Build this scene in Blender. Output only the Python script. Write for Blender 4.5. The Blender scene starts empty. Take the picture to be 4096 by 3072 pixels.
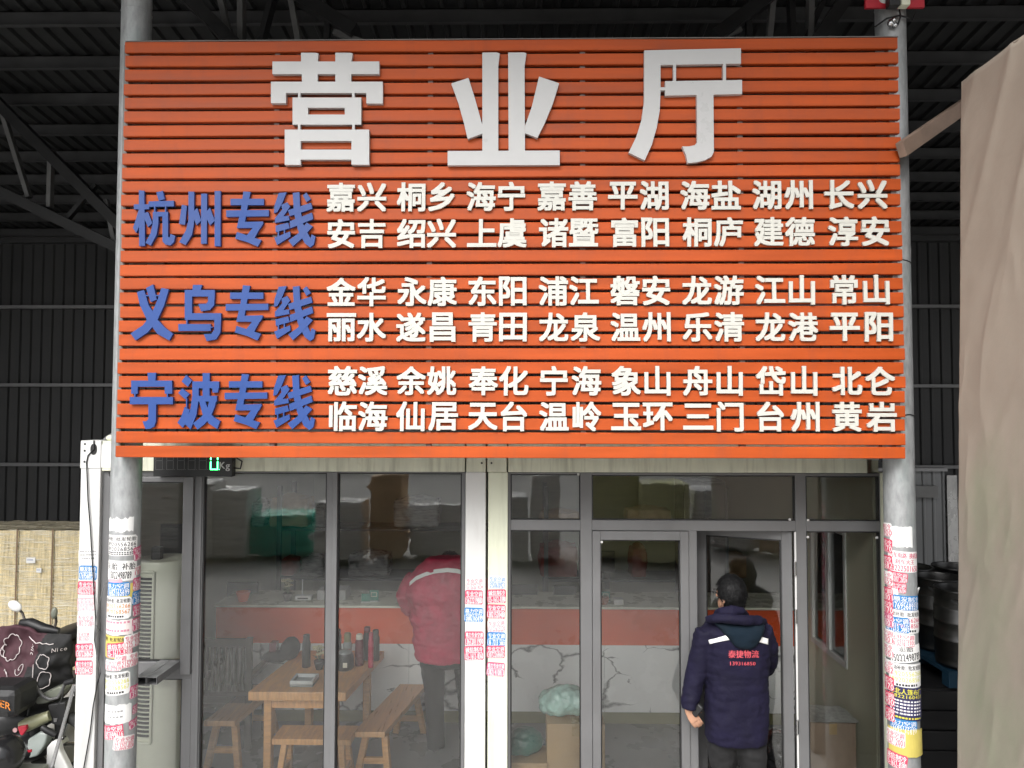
import bpy, bmesh, math, random
from mathutils import Vector, Matrix, noise
from mathutils.bvhtree import BVHTree
random.seed(7)
R = math.radians
sc = bpy.context.scene
col = sc.collection

# ------------------------------------------------------------------ camera, sky, sun, exposure
CAM = Vector((0.0, -5.4, 2.98))
FPX = 2900.0                                   # focal length in pixels of the 4096 px wide photograph
_yaw, _pit, _rol = R(0.86), R(2.21), R(0.09)
_f = Vector((-math.sin(_yaw) * math.cos(_pit), math.cos(_yaw) * math.cos(_pit), math.sin(_pit)))
_r0 = Vector((math.cos(_yaw), math.sin(_yaw), 0.0))
_u0 = _r0.cross(_f)
_r = _r0 * math.cos(_rol) + _u0 * math.sin(_rol)
_u = _r.cross(_f)
cd = bpy.data.cameras.new("camera")
cd.sensor_width = 36.0
cd.lens = FPX / 4096 * 36.0
cd.clip_start = 0.05
cd.clip_end = 2000
cam = bpy.data.objects.new("camera", cd)
M = Matrix((_r, _u, -_f)).transposed().to_4x4()
M.translation = CAM
cam.matrix_world = M
col.objects.link(cam)
sc.camera = cam

w = bpy.data.worlds.new("World")
sc.world = w
w.use_nodes = True
nt = w.node_tree
sky = nt.nodes.new("ShaderNodeTexSky")
sky.sky_type = 'NISHITA'
sky.sun_disc = False
sky.sun_elevation = R(52)
sky.sun_rotation = R(200)
sky.air_density = 1.0
sky.dust_density = 6.0
sky.ozone_density = 1.0
hs = nt.nodes.new("ShaderNodeHueSaturation")
hs.inputs['Saturation'].default_value = 0.12
nt.links.new(sky.outputs[0], hs.inputs['Color'])
bg = nt.nodes["Background"]
nt.links.new(hs.outputs[0], bg.inputs['Color'])
bg.inputs['Strength'].default_value = 0.13
sl = bpy.data.lights.new("sun", 'SUN')
sl.energy = 0.9
sl.angle = R(25)
sl.color = (1.0, 0.97, 0.93)
sun = bpy.data.objects.new("sun", sl)
sd = Vector((-0.30, -0.72, 0.62))
sun.rotation_euler = sd.to_track_quat('Z', 'Y').to_euler()
sun.location = (0, -10, 20)
col.objects.link(sun)
sc.view_settings.view_transform = 'Standard'
sc.view_settings.look = 'None'
sc.view_settings.exposure = 1.15
sc.view_settings.gamma = 1.0
sc.cycles.use_denoising = True
sc.cycles.max_bounces = 10
sc.cycles.transparent_max_bounces = 16
sc.cycles.caustics_reflective = False
sc.cycles.caustics_refractive = False

# ------------------------------------------------------------------ helpers
def ray(px, py):
    return _f + _r * ((px - 2048) / FPX) + _u * ((1536 - py) / FPX)
def U(px, py, y):
    d = ray(px, py)
    return CAM + d * ((y - CAM.y) / d.y)
def UX(px, py, x):
    d = ray(px, py)
    return CAM + d * ((x - CAM.x) / d.x)
def XW(px, y=0.0, py=2200):
    return U(px, py, y).x
def ZW(py, y=0.0, px=2048):
    return U(px, py, y).z

MATS = {}
def mat(name, c, rough=0.6, metal=0.0, var=0.10, scale=5.0, stretch=(1, 1, 1), bump=0.0, bscale=60.0,
        dirt=None, dscale=3.0, dstretch=(1, 1, 1), damt=0.5, emit=0.0, spec=0.5, coat=0.0, rvar=0.12):
    if name in MATS:
        return MATS[name]
    m = bpy.data.materials.new(name)
    m.use_nodes = True
    t = m.node_tree
    b = t.nodes["Principled BSDF"]
    b.inputs['Metallic'].default_value = metal
    b.inputs['Specular IOR Level'].default_value = spec
    b.inputs['Coat Weight'].default_value = coat
    tc = t.nodes.new("ShaderNodeTexCoord")
    def nz(sc_, st, det=6.0, ro=0.6):
        mp = t.nodes.new("ShaderNodeMapping")
        mp.inputs['Scale'].default_value = st
        t.links.new(tc.outputs['Object'], mp.inputs['Vector'])
        n = t.nodes.new("ShaderNodeTexNoise")
        n.inputs['Scale'].default_value = sc_
        n.inputs['Detail'].default_value = det
        n.inputs['Roughness'].default_value = ro
        t.links.new(mp.outputs[0], n.inputs['Vector'])
        return n
    n1 = nz(scale, stretch)
    rp = t.nodes.new("ShaderNodeMapRange")
    rp.inputs['From Min'].default_value = 0.3
    rp.inputs['From Max'].default_value = 0.7
    rp.inputs['To Min'].default_value = 1 - var
    rp.inputs['To Max'].default_value = 1 + var
    t.links.new(n1.outputs['Fac'], rp.inputs['Value'])
    mx = t.nodes.new("ShaderNodeMix")
    mx.data_type = 'RGBA'
    mx.blend_type = 'MULTIPLY'
    mx.inputs[0].default_value = 1.0
    mx.inputs[6].default_value = (*c, 1)
    t.links.new(rp.outputs[0], mx.inputs[7])
    out = mx.outputs[2]
    if dirt:
        n2 = nz(dscale, dstretch, 8.0, 0.65)
        r2 = t.nodes.new("ShaderNodeMapRange")
        r2.inputs['From Min'].default_value = 0.50
        r2.inputs['From Max'].default_value = 0.72
        r2.inputs['To Max'].default_value = damt
        t.links.new(n2.outputs['Fac'], r2.inputs['Value'])
        m2 = t.nodes.new("ShaderNodeMix")
        m2.data_type = 'RGBA'
        m2.inputs[7].default_value = (*dirt, 1)
        t.links.new(r2.outputs[0], m2.inputs[0])
        t.links.new(out, m2.inputs[6])
        out = m2.outputs[2]
    t.links.new(out, b.inputs['Base Color'])
    r3 = t.nodes.new("ShaderNodeMapRange")
    r3.inputs['From Min'].default_value = 0.3
    r3.inputs['From Max'].default_value = 0.7
    r3.inputs['To Min'].default_value = max(0.02, rough - rvar)
    r3.inputs['To Max'].default_value = min(1, rough + rvar)
    t.links.new(n1.outputs['Fac'], r3.inputs['Value'])
    t.links.new(r3.outputs[0], b.inputs['Roughness'])
    if bump:
        n3 = nz(bscale, (1, 1, 1), 4.0)
        bp = t.nodes.new("ShaderNodeBump")
        bp.inputs['Strength'].default_value = bump
        bp.inputs['Distance'].default_value = 0.01
        t.links.new(n3.outputs['Fac'], bp.inputs['Height'])
        t.links.new(bp.outputs[0], b.inputs['Normal'])
    if emit:
        b.inputs['Emission Color'].default_value = (*c, 1)
        b.inputs['Emission Strength'].default_value = emit
    MATS[name] = m
    return m

def glass_mat(name, tint, gain, wob):
    m = bpy.data.materials.new(name)
    m.use_nodes = True
    t = m.node_tree
    t.nodes.remove(t.nodes["Principled BSDF"])
    o = t.nodes["Material Output"]
    fr = t.nodes.new("ShaderNodeFresnel")
    fr.inputs['IOR'].default_value = 1.5
    mu = t.nodes.new("ShaderNodeMath")
    mu.operation = 'MULTIPLY'
    mu.use_clamp = True
    mu.inputs[1].default_value = gain
    t.links.new(fr.outputs[0], mu.inputs[0])
    tr = t.nodes.new("ShaderNodeBsdfTransparent")
    tr.inputs[0].default_value = (*tint, 1)
    gl = t.nodes.new("ShaderNodeBsdfGlossy")
    gl.inputs['Roughness'].default_value = 0.015
    tc = t.nodes.new("ShaderNodeTexCoord")
    n = t.nodes.new("ShaderNodeTexNoise")
    n.inputs['Scale'].default_value = 1.6
    n.inputs['Detail'].default_value = 1.0
    t.links.new(tc.outputs['Object'], n.inputs['Vector'])
    bp = t.nodes.new("ShaderNodeBump")
    bp.inputs['Strength'].default_value = wob
    bp.inputs['Distance'].default_value = 0.02
    t.links.new(n.outputs['Fac'], bp.inputs['Height'])
    t.links.new(bp.outputs[0], gl.inputs['Normal'])
    ms = t.nodes.new("ShaderNodeMixShader")
    t.links.new(mu.outputs[0], ms.inputs[0])
    t.links.new(tr.outputs[0], ms.inputs[1])
    t.links.new(gl.outputs[0], ms.inputs[2])
    t.links.new(ms.outputs[0], o.inputs[0])
    MATS[name] = m
    return m

def tag(o, label=None, cat=None, group=None, kind=None):
    if label: o['label'] = label
    if cat: o['category'] = cat
    if group: o['group'] = group
    if kind: o['kind'] = kind
    return o

def thing(name, loc, label, cat, group=None, kind=None):
    o = bpy.data.objects.new(name, None)
    o.empty_display_size = 0.1
    o.location = loc
    col.objects.link(o)
    return tag(o, label, cat, group, kind)

def world_loc(o):
    l = Vector(o.location)
    p = o.parent
    while p:
        l = l + Vector(p.location) if not p.get('_base') else l
        p = p.parent
    return l

def attach(o, parent):
    o.parent = parent
    # everything is modelled in world space; every object of a chain only carries a translation
    o.matrix_parent_inverse = Matrix.Translation(-_wl(parent))

def _wl(o):
    if o.parent is None:
        return Vector(o.location)
    return _wl(o.parent) + o.matrix_parent_inverse.translation + Vector(o.location)

class MB:
    def __init__(s):
        s.v, s.f, s.m, s.sm = [], [], [], []
    def add(s, vs, fs, m=0, smooth=False):
        n = len(s.v)
        s.v += [tuple(x) for x in vs]
        for f in fs:
            s.f.append([i + n for i in f]); s.m.append(m); s.sm.append(smooth)
        return s
    def box(s, x0, x1, y0, y1, z0, z1, m=0):
        vs = [(x, y, z) for z in (z0, z1) for y in (y0, y1) for x in (x0, x1)]
        return s.add(vs, [(0, 2, 3, 1), (4, 5, 7, 6), (0, 1, 5, 4), (2, 6, 7, 3), (0, 4, 6, 2), (1, 3, 7, 5)], m)
    def bar(s, p0, p1, w, h, m=0, up=(0, 0, 1)):
        p0, p1 = Vector(p0), Vector(p1)
        d = (p1 - p0).normalized()
        upv = Vector(up)
        if abs(d.dot(upv)) > 0.98:
            upv = Vector((0, 1, 0))
        a = d.cross(upv).normalized() * (w / 2)
        b = a.cross(d).normalized() * (h / 2)
        vs = [p + a * i + b * j for p in (p0, p1) for i, j in ((-1, -1), (1, -1), (1, 1), (-1, 1))]
        return s.add(vs, [(3, 2, 1, 0), (4, 5, 6, 7), (0, 1, 5, 4), (1, 2, 6, 5), (2, 3, 7, 6), (3, 0, 4, 7)], m)
    def tube(s, pts, r, n=8, m=0, cap=True):
        pts = [Vector(p) for p in pts]
        rs = r if isinstance(r, (list, tuple)) else [r] * len(pts)
        rings, prev = [], None
        for i, p in enumerate(pts):
            d = (pts[min(i + 1, len(pts) - 1)] - pts[max(i - 1, 0)])
            d = d.normalized() if d.length > 1e-9 else Vector((0, 0, 1))
            if prev is None:
                ref = Vector((0, 0, 1)) if abs(d.z) < 0.9 else Vector((0, 1, 0))
                a = d.cross(ref).normalized()
            else:
                a = (prev - d * prev.dot(d)).normalized()
            prev = a
            b = d.cross(a)
            rings.append([p + (a * math.cos(2 * math.pi * k / n) + b * math.sin(2 * math.pi * k / n)) * rs[i] for k in range(n)])
        return s.loft(rings, m, cap)
    def loft(s, rings, m=0, cap=True, smooth=True):
        n = len(rings[0])
        vs = [p for rg in rings for p in rg]
        fs = []
        for i in range(len(rings) - 1):
            for k in range(n):
                a, b = i * n + k, i * n + (k + 1) % n
                fs.append((a, b, b + n, a + n))
        s.add(vs, fs, m, smooth)
        if cap:
            s.add(rings[0], [tuple(reversed(range(n)))], m)
            s.add(rings[-1], [tuple(range(n))], m)
        return s
    def lathe(s, c, prof, n=24, m=0, cap=True):
        cx, cy, cz = c
        return s.loft([[(cx + r * math.cos(2 * math.pi * k / n), cy + r * math.sin(2 * math.pi * k / n), cz + z) for k in range(n)] for r, z in prof], m, cap)
    def prism(s, poly, y0, y1, m=0):
        """poly: list of (x, z), extruded from y0 (front) to y1."""
        n = len(poly)
        a = sum(poly[i][0] * poly[(i + 1) % n][1] - poly[(i + 1) % n][0] * poly[i][1] for i in range(n))
        if a < 0:
            poly = poly[::-1]
        vs = [(x, y0, z) for x, z in poly] + [(x, y1, z) for x, z in poly]
        fs = [tuple(range(n)), tuple(range(2 * n - 1, n - 1, -1))]
        fs += [((i + 1) % n, i, i + n, (i + 1) % n + n) for i in range(n)]
        return s.add(vs, fs, m)
    def ellip(s, c, rx, ry, rz, n=20, k=12, m=0, ax=None):
        c = Vector(c)
        rings = []
        for i in range(k + 1):
            th = math.pi * i / k
            rr = max(math.sin(th), 0.02)
            rg = []
            for j in range(n):
                ph = 2 * math.pi * j / n
                p = Vector((rx * rr * math.cos(ph), ry * rr * math.sin(ph), -rz * math.cos(th)))
                if ax is not None:
                    p = ax @ p
                rg.append(c + p)
            rings.append(rg)
        return s.loft(rings, m)
    def grid(s, fn, nu, nv, m=0, smooth=True):
        vs = [fn(i / nu, j / nv) for j in range(nv + 1) for i in range(nu + 1)]
        fs = [(j * (nu + 1) + i, j * (nu + 1) + i + 1, (j + 1) * (nu + 1) + i + 1, (j + 1) * (nu + 1) + i) for j in range(nv) for i in range(nu)]
        return s.add(vs, fs, m, smooth)
    def build(s, name, mats, parent=None, bevel=0.0, smooth=None, fix=True):
        me = bpy.data.meshes.new(name)
        xs = [v[0] for v in s.v]; ys = [v[1] for v in s.v]; zs = [v[2] for v in s.v]
        o = bpy.data.objects.new(name, me)
        if parent is None:
            base = Vector(((min(xs) + max(xs)) / 2, (min(ys) + max(ys)) / 2, min(zs)))
        else:
            base = Vector((0, 0, 0))
        me.from_pydata([(v[0] - base.x, v[1] - base.y, v[2] - base.z) for v in s.v], [], s.f)
        for mm in (mats if isinstance(mats, (list, tuple)) else [mats]):
            me.materials.append(mm)
        me.polygons.foreach_set('material_index', s.m)
        me.polygons.foreach_set('use_smooth', [(smooth if smooth is not None else x) for x in s.sm])
        if fix:
            b = bmesh.new(); b.from_mesh(me)
            bmesh.ops.recalc_face_normals(b, faces=b.faces)
            b.to_mesh(me); b.free()
        me.update()
        col.objects.link(o)
        o.location = base
        if parent is not None:
            attach(o, parent)
        if bevel:
            bm = o.modifiers.new("bevel", 'BEVEL')
            bm.width = bevel
            bm.segments = 2
            bm.limit_method = 'ANGLE'
        return o

def remeshed(mb, name, mats, parent, voxel, smooth=6, disp=0.0, dscale=0.2, factor=0.5):
    """joins overlapping closed lumps into one continuous surface"""
    o = mb.build(name + "_raw", mats, None)
    base = Vector(o.location)
    rm = o.modifiers.new("r", 'REMESH'); rm.mode = 'VOXEL'; rm.voxel_size = voxel
    if smooth:
        s_ = o.modifiers.new("s", 'SMOOTH'); s_.iterations = smooth; s_.factor = factor
    dg = bpy.context.evaluated_depsgraph_get()
    me = bpy.data.meshes.new_from_object(o.evaluated_get(dg))
    old = o.data
    bpy.data.objects.remove(o)
    bpy.data.meshes.remove(old)
    if disp:
        for v in me.vertices:
            p = (v.co + base) / dscale
            n = noise.fractal(p, 1.0, 2.0, 3) + 0.6 * noise.noise(Vector((p.x * 0.6, p.y * 0.6, p.z * 2.6)))
            v.co += v.normal * n * disp
    for p in me.polygons:
        p.use_smooth = True
    me.transform(Matrix.Translation(base if parent else Vector((0, 0, 0))))
    me.materials.clear()
    for mm in (mats if isinstance(mats, (list, tuple)) else [mats]):
        me.materials.append(mm)
    o = bpy.data.objects.new(name, me)
    me.name = name
    col.objects.link(o)
    if parent is None:
        o.location = base
    else:
        attach(o, parent)
    return o

def copy_tree(o, parent=None):
    c = o.copy()
    col.objects.link(c)
    if parent is not None:
        c.parent = parent
        c.matrix_parent_inverse = o.matrix_parent_inverse.copy()
    for ch in list(o.children):
        copy_tree(ch, c)
    return c

# ------------------------------------------------------------------ lettering
GL = {}
def precache(chars):
    obs = []
    for ch, off in chars:
        if (ch, off) in GL or ch == ' ':
            continue
        cu = bpy.data.curves.new("g", 'FONT')
        cu.body = ch
        cu.size = 1.0
        cu.resolution_u = 3
        cu.offset = 0.0
        cu.dimensions = '2D'
        cu.fill_mode = 'FRONT'
        ob = bpy.data.objects.new("g", cu)
        col.objects.link(ob)
        obs.append((ch, off, ob, cu))
    dg = bpy.context.evaluated_depsgraph_get()
    dg.update()
    for ch, off, ob, cu in obs:
        me = bpy.data.meshes.new_from_object(ob.evaluated_get(dg))
        vs = [(v.co.x, v.co.y) for v in me.vertices]
        fs = [tuple(p.vertices) for p in me.polygons]
        GL[(ch, off)] = (vs, fs)
        bpy.data.meshes.remove(me)
    for ch, off, ob, cu in obs:
        bpy.data.objects.remove(ob)
        bpy.data.curves.remove(cu)

def thicken(ch, d):
    """the glyph laid over itself shifted by d in four directions: a heavier cut of the same character"""
    vs, fs = GL[(ch, 0)]
    V, Fc, L = [], [], []
    for k, (a, b) in enumerate(((-1, -1), (1, -1), (1, 1), (-1, 1))):
        n = len(V)
        V += [(x + a * d, y + b * d) for x, y in vs]
        Fc += [tuple(i + n for i in f) for f in fs]
        L += [k] * len(vs)
    return V, Fc, L

def glyph_prism(mb, ch, d, place, t, m=0, eps=0.00015):
    """place(x, y, depth) -> world point; the character stands t proud of depth 0"""
    V, Fc, L = thicken(ch, d)
    vs = [place(x, y, t + eps * l) for (x, y), l in zip(V, L)] + [place(x, y, 0.0) for (x, y), l in zip(V, L)]
    n = len(V)
    cnt = set()
    for f in Fc:
        for i in range(len(f)):
            a, b = f[i], f[(i + 1) % len(f)]
            if (b, a) in cnt:
                cnt.discard((b, a))
            else:
                cnt.add((a, b))
    fs = list(Fc) + [(b, a, a + n, b + n) for a, b in cnt]
    mb.add(vs, fs, m)

def text_width(t, off):
    wd = 0
    for ch in t:
        wd += 1.0 if ord(ch) > 0x2e80 else 0.56
    return wd

def text2d(t, off, width, height):
    """triangles of a line of text fitted into a width x height box centred on 0,0"""
    V, Fc = [], []
    x = 0.0
    for ch in t:
        adv = 1.0 if ord(ch) > 0x2e80 else 0.56
        if ch != ' ':
            vs, fs = GL[(ch, 0)]
            n = len(V)
            if ord(ch) > 0x2e80:
                V += [(x + a, b) for a, b in vs]
            else:
                mnx = min(a for a, b in vs); mxx = max(a for a, b in vs)
                sx = 1.0 if ch in '1-:.,' else 1.0
                V += [(x + (adv - (mxx - mnx) * sx) / 2 + (a - mnx) * sx, b) for a, b in vs]
            Fc += [tuple(i + n for i in f) for f in fs]
        x += adv
    if not V:
        return [], []
    x0 = min(v[0] for v in V); x1 = max(v[0] for v in V)
    y0 = min(v[1] for v in V); y1 = max(v[1] for v in V)
    sx, sy = width / (x1 - x0), height / (y1 - y0)
    return [((a - (x0 + x1) / 2) * sx, (b - (y0 + y1) / 2) * sy) for a, b in V], Fc

ROWS = [
 [792, 780, "嘉兴桐乡海宁嘉善平湖海盐湖州长兴", [1365,1489,1646,1767,1925,2046,2206,2330,2490,2615,2778,2902,3064,3191,3353,3485]],
 [937, 927, "安吉绍兴上虞诸暨富阳桐庐建德淳安", [1367,1489,1646,1767,1928,2049,2214,2334,2497,2619,2786,2911,3072,3196,3368,3497]],
 [1169, 1160, "金华永康东阳浦江磐安龙游江山常山", [1367,1488,1649,1770,1930,2051,2213,2335,2499,2623,2785,2912,3077,3204,3372,3501]],
 [1310, 1308, "丽水遂昌青田龙泉温州乐清龙港平阳", [1368,1488,1645,1771,1931,2052,2214,2341,2500,2624,2787,2914,3078,3209,3375,3511]],
 [1523, 1524, "慈溪余姚奉化宁海象山舟山岱山北仑", [1372,1493,1646,1767,1934,2055,2215,2345,2503,2628,2788,2916,3080,3213,3384,3516]],
 [1665, 1667, "临海仙居天台温岭玉环三门台州黄岩", [1374,1493,1643,1774,1932,2056,2215,2347,2503,2629,2790,2918,3079,3217,3384,3522]],
]
BOLD = 0.024
_all = set((c, 0) for r_ in ROWS for c in r_[2])
_st = "专业空调格力诚信制冷顺发汽车电路换机油刹大王流动补胎批轮卖东北人篷布厂泰捷物修理装移泵0123456789-KgNicePOWERe"
_all |= set((c, 0) for c in _st)
precache(sorted(_all))
# ------------------------------------------------------------------ materials
m_conc = mat("concrete", (0.42, 0.415, 0.40), 0.85, var=0.18, scale=1.2, bump=0.25, bscale=25, dirt=(0.2, 0.2, 0.19), dscale=0.6, damt=0.5)
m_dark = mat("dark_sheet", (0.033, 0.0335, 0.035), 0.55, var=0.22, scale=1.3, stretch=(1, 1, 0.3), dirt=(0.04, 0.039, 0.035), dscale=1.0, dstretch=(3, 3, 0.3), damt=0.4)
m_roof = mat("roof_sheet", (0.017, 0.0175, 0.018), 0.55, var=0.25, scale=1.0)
m_purl = mat("purlin_steel", (0.055, 0.055, 0.057), 0.5, metal=0.3, var=0.15)
m_girt = mat("girt_steel", (0.19, 0.19, 0.195), 0.45, metal=0.3, var=0.12)
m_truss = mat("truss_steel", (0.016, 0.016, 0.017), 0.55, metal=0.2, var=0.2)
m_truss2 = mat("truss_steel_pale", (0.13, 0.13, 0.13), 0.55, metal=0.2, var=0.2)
m_orange = mat("orange_slat", (0.41, 0.068, 0.011), 0.50, var=0.2, scale=1.5, stretch=(0.5, 1, 5), dirt=(0.27, 0.06, 0.026), dscale=3.5, dstretch=(2.2, 1, 0.5), damt=0.45, rvar=0.08, spec=0.28)
m_batten = mat("batten_steel", (0.17, 0.16, 0.15), 0.6, var=0.2)
m_big = mat("silver_white_letter", (0.46, 0.46, 0.46), 0.35, var=0.05, scale=3)
m_white = mat("white_letter", (0.56, 0.555, 0.51), 0.35, var=0.03, scale=3, dirt=(0.44, 0.43, 0.38), dscale=3, damt=0.4)
m_blue = mat("blue_letter", (0.013, 0.055, 0.235), 0.5, var=0.08, scale=4)
m_galv = mat("galvanised", (0.36, 0.37, 0.375), 0.5, metal=0.35, var=0.20, scale=38, stretch=(1, 1, 0.35), bump=0.08, bscale=90,
             dirt=(0.25, 0.34, 0.32), dscale=5, dstretch=(1, 1, 0.35), damt=0.45)
m_post = mat("white_paint", (0.63, 0.63, 0.62), 0.5, var=0.03, scale=2, bump=0.03, bscale=20, dirt=(0.36, 0.35, 0.32), dscale=7, dstretch=(1, 1, 0.25), damt=0.35)
m_cream = mat("cream_paint", (0.66, 0.68, 0.54), 0.5, var=0.04, scale=2, dirt=(0.42, 0.42, 0.32), dscale=6, dstretch=(2, 1, 0.2), damt=0.45)
m_beam = mat("beam_paint", (0.66, 0.67, 0.54), 0.55, var=0.10, scale=4, stretch=(3, 1, 0.6), dirt=(0.26, 0.26, 0.19), dscale=9, dstretch=(2, 1, 0.15), damt=0.6)
m_alu = mat("grey_frame", (0.145, 0.145, 0.148), 0.42, var=0.05, scale=4, metal=0.1, dirt=(0.12, 0.12, 0.12), dscale=6, dstretch=(1, 1, .3), damt=0.4)
m_gasket = mat("black_rubber", (0.012, 0.012, 0.012), 0.6)
m_glass = glass_mat("window_glass", (0.975, 0.985, 0.98), 1.75, 0.03)
m_inwall = mat("inner_wall", (0.58, 0.58, 0.45), 0.6, var=0.07, scale=2)
m_infloor = mat("inner_floor", (0.19, 0.19, 0.19), 0.3, var=0.2, scale=2)
m_black = mat("black_plastic", (0.014, 0.014, 0.015), 0.45, var=0.1)
m_rubber = mat("tyre_rubber", (0.018, 0.018, 0.018), 0.75, var=0.2, scale=20, bump=0.2)
m_chrome = mat("chrome", (0.55, 0.55, 0.56), 0.2, metal=1.0, var=0.05)
m_steel = mat("keg_steel", (0.11, 0.11, 0.11), 0.40, metal=0.95, var=0.12, scale=8, stretch=(1, 1, 3))
m_carton = mat("carton", (0.44, 0.30, 0.165), 0.8, var=0.10, scale=4, bump=0.05)
m_wood = mat("wood", (0.56, 0.29, 0.11), 0.42, var=0.22, scale=5, stretch=(1.5, 1.5, 9))
m_woodx = mat("wood_long", (0.60, 0.31, 0.12), 0.4, var=0.22, scale=5, stretch=(9, 1.5, 1.5))
m_woody = mat("wood_deep", (0.52, 0.28, 0.12), 0.35, var=0.2, scale=5, stretch=(9, 0.8, 1.5))

YB = 8.4                                      # the shed's rear wall
ZE = 2.98 + (1648 - 945) / FPX * (YB + 5.4)   # its eaves height
SL = 0.12
def zroof(y): return ZE + SL * (YB - y)

# ------------------------------------------------------------------ ground
g = MB().grid(lambda u, v: (-160 + 320 * u, -160 + 320 * v, 0.0), 8, 8, smooth=False)
tag(g.build("ground", m_conc), kind="structure")

# ------------------------------------------------------------------ steel shed
shed = thing("warehouse_shed", (0, YB, 0), "tall dark steel warehouse shed with ribbed walls and roof behind the signboard", "warehouse")
def ribs_profile(a0, a1, pitch, d):
    pts, x = [], a0
    while x < a1:
        pts += [(x, 0), (x + pitch * .62, 0), (x + pitch * .72, d), (x + pitch * .90, d)]
        x += pitch
    return pts
b = MB()
pr = ribs_profile(-15, 15, 0.205, 0.035)
b.add([(x, YB - d, z) for x, d in pr for z in (0, ZE + 0.3)], [(2 * i, 2 * i + 2, 2 * i + 3, 2 * i + 1) for i in range(len(pr) - 1)])
b.box(-15.2, 15.2, YB + 0.01, YB + 0.05, 0, ZE + .3)
b.build("rear_wall", m_dark, shed, fix=False)
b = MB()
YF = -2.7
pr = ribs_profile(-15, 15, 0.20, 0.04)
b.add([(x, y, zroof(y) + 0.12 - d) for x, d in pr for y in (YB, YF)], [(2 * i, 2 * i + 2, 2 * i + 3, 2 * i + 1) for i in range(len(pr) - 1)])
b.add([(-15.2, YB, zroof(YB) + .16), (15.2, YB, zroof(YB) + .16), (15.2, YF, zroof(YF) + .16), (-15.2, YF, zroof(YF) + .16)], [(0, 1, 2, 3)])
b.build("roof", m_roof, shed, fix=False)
pr = ribs_profile(-15, 15, 0.20, 0.03)
b = MB()
b.add([(x, YF - .02 - d, z) for x, d in pr for z in (6.62, zroof(YF) + .2)], [(2 * i, 2 * i + 2, 2 * i + 3, 2 * i + 1) for i in range(len(pr) - 1)])
b.box(-15, 15, YF, YF + .05, 6.60, 6.67)
b.build("added_shade_fascia", m_roof, shed, fix=False)  # added fascia, out of view, hung low to shade the sign's upper slats
for sx in (-15, 15):
    pr = ribs_profile(-1.5, YB, 0.205, 0.035)
    b = MB()
    s_ = -1 if sx > 0 else 1
    b.add([(sx + s_ * d, y, z) for y, d in pr for z in (0, zroof(0) + .4)], [(2 * i, 2 * i + 2, 2 * i + 3, 2 * i + 1) for i in range(len(pr) - 1)])
    b.build("side_wall", m_dark, shed, fix=False)
y = YB - 0.35
while y > YF + .2:
    z = zroof(y)
    b = MB().box(-15, 15, y - .006, y + .006, z - .09, z + .07).box(-15, 15, y - .05, y + .006, z - .096, z - .088).box(-15, 15, y - .006, y + .05, z + .06, z + .07)
    b.build("purlin", m_purl, shed)
    y -= 0.76
for py in (1228, 1540, 1858):
    z = U(200, py, YB - .1).z
    MB().box(-15, 15, YB - .14, YB - .04, z - .03, z + .03).build("girt", m_girt, shed)
MB().box(-15, 15, YB - .2, YB - .04, ZE - .12, ZE).build("eaves_beam", m_purl, shed)

def member(b, p0, p1, wpx, y, d=0.09, m=0):
    a0, a1 = U(*p0, y), U(*p1, y)
    wd = wpx / FPX * (y + 5.4)
    b.bar(a0, a1, d, wd, m, up=(0, -1, 0.001))
def truss(y, chords, webs, label):
    c0 = U(*chords[0][0], y)
    t = thing("roof_truss", (c0.x, y, c0.z), label, "roof truss", "steel trusses under the shed roof")
    for p0, p1, wd in chords:
        b = MB(); member(b, p0, p1, wd, y, 0.12); b.build("chord", m_truss, t)
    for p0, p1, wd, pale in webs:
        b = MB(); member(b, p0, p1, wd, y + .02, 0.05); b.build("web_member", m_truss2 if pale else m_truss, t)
    return t
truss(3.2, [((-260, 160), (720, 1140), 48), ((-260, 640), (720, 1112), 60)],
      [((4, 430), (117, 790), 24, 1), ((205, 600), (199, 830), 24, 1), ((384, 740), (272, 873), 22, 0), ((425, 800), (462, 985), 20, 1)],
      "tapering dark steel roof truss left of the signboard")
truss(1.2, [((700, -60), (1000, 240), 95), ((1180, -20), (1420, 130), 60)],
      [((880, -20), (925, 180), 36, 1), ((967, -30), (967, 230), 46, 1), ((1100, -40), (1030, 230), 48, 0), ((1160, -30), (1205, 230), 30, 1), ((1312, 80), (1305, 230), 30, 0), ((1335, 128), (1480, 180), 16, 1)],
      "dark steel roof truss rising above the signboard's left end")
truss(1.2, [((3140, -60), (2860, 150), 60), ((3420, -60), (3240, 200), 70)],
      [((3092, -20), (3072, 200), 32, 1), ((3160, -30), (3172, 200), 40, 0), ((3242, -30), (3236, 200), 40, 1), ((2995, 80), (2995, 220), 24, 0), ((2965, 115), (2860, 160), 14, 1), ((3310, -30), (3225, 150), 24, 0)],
      "dark steel roof truss rising above the signboard's right end")

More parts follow.
